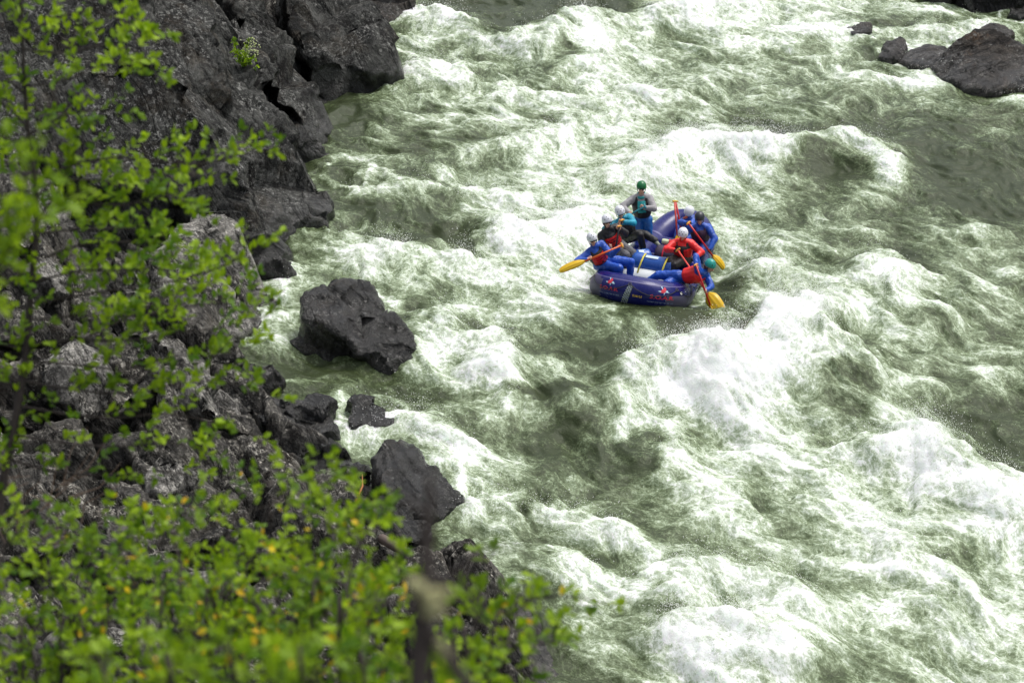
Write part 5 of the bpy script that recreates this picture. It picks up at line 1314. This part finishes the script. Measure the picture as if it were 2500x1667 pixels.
shrub('blurred green shrub along the bottom edge beside the dark stem', (930, 2300), 5.0, [[(900, 1700), (880, 1620), (900, 1540)], [(1020, 1720), (1060, 1640), (1090, 1600)], [(760, 1720), (740, 1640), (700, 1590)], [(600, 1720), (580, 1640)], [(450, 1720), (420, 1640)], [(300, 1740), (280, 1650)]], 27, dens=.06, tw=(.03, .08), yprob=.02)

# dark blurred bare stem with lichen, close to the lens
d3 = 2.4; rt = ground_root(990, 2900, 2.2)
s = Plant('dead_sapling', 'very blurred dark bare stem with pale lichen in the foreground at the bottom middle', 'plant', rt, 31)
s.tube([rt] + DD([(1010, 1900), (1022, 1667), (1030, 1500), (1040, 1400), (1044, 1300), (1048, 1220), (1050, 1150)], d3), .014, .0022, 10)
s.tube(DD([(1030, 1520), (1090, 1600), (1150, 1680), (1200, 1760)], d3), .008, .006, 8)
s.tube(DD([(1040, 1440), (1120, 1400), (1200, 1340), (1290, 1330)], d3 + .1), .004, .0015, 6)
s.tube(DD([(1030, 1480), (960, 1460), (900, 1480)], d3), .004, .002, 6)
s.tube(DD([(1120, 1400), (1160, 1460), (1180, 1540)], d3 + .1), .004, .002, 6)
s.tube(DD([(1046, 1260), (1000, 1225), (960, 1205)], d3), .003, .001, 6)
s.finish(BK, 'stem', True)
bm = bmesh.new(); rl = random.Random(3)
for (x, y, n, sp) in ((1065, 1478, 22, 26), (1010, 1430, 7, 18), (1085, 1590, 5, 16)):
    for i in range(n):
        c = D(x + rl.gauss(0, sp * .5), y + rl.gauss(0, sp * .6), d3 - .02 + rl.uniform(-.02, .02)) - rt
        bmesh.ops.create_icosphere(bm, subdivisions=2, radius=rl.uniform(.0025, .006), matrix=Matrix.Translation(c) @ Matrix.Diagonal((1, .7, 1.1, 1)))
for v in bm.verts: v.co += v.normal * .002 * mnoise.noise(v.co * 300)
me = bpy.data.meshes.new('lichen'); bm.to_mesh(me); bm.free(); link('lichen', me, simple('lichen_pale', (.40, .39, .20), .9), s.root)

# tangle of bare brown twigs at the left edge and dry stems low down
rt = ground_root(60, 1330, 11)
s = Plant('bare_twigs', 'tangle of bare brown twigs at the left edge below the sapling', 'twigs', rt, 41)
for i in range(26):
    a = (s.r.uniform(-60, 200), s.r.uniform(1180, 1340)); b = (a[0] + s.r.uniform(-80, 160), a[1] - s.r.uniform(20, 150))
    s.tube(DD([a, ((a[0] + b[0]) / 2 + s.r.gauss(0, 15), (a[1] + b[1]) / 2 + s.r.gauss(0, 15)), b], 11 + s.r.uniform(-.3, .3)), .004, .0015, 5)
s.finish(DRY, 'twig')

dg = bpy.context.evaluated_depsgraph_get(); dg.update()
def hit(px, py):
    d = ray(px, py).normalized(); o = Vector((0, 0, CAM_H)) + d * 28
    ok, loc, n, i, ob, m = scene.ray_cast(dg, o, d)
    return (loc, n) if ok else (G(px, py), Vector((0, 0, 1)))
# little flowering plant on the cliff
loc, nrm = hit(590, 160)
s = Plant('cliff_plant', 'small pale green flowering plant growing on the dark cliff face', 'plant', loc, 51)
for i in range(9):
    e = loc + Vector((s.r.uniform(-.1, .35), -.25, s.r.uniform(.05, .55)))
    s.branch([loc, loc.lerp(e, .5) + Vector((0, -.08, .03)), e], .004, .002, .05, .06, (.04, .10), yprob=.0)
s.finish(BK, 'stem')
fl = []
for i in range(60):
    c = loc + Vector((s.r.gauss(.22, .10), -.28, .42 + s.r.gauss(0, .09))) - loc; fl.append(c)
bm = bmesh.new()
for c in fl: bmesh.ops.create_icosphere(bm, subdivisions=1, radius=s.r.uniform(.010, .02), matrix=Matrix.Translation(c))
me = bpy.data.meshes.new('blossom'); bm.to_mesh(me); bm.free(); link('blossom', me, simple('blossom_pale', (.62, .68, .32), .7), s.root)
# driftwood pole wedged between the rocks
a, _ = hit(935, 1325); b, _ = hit(1120, 1470)
o = tube_obj('driftwood', [Vector((0, 0, 0)), (b - a) * .3 + Vector((0, 0, .06)), (b - a) * .65 + Vector((0, 0, .05)), b - a], [.07, .065, .055, .04], simple('driftwood', (.16, .12, .10), .8, .6, 30), None, 10)
o.location = a + Vector((0, -.1, .12)); tag(o, 'long grey driftwood pole lying down the rocks behind the blurred stem', 'log')
a, _ = hit(868, 1225); b, _ = hit(885, 1180)
o = tube_obj('dead_branch', [Vector((0, 0, 0)), (b - a) * .5 + Vector((.05, 0, .1)), b - a + Vector((0, 0, .15))], [.018, .014, .006], simple('orange_wood', (.30, .11, .03), .8), None, 7)
o.location = a; tag(o, 'short orange brown dead branch leaning by the pointed black boulder', 'branch')
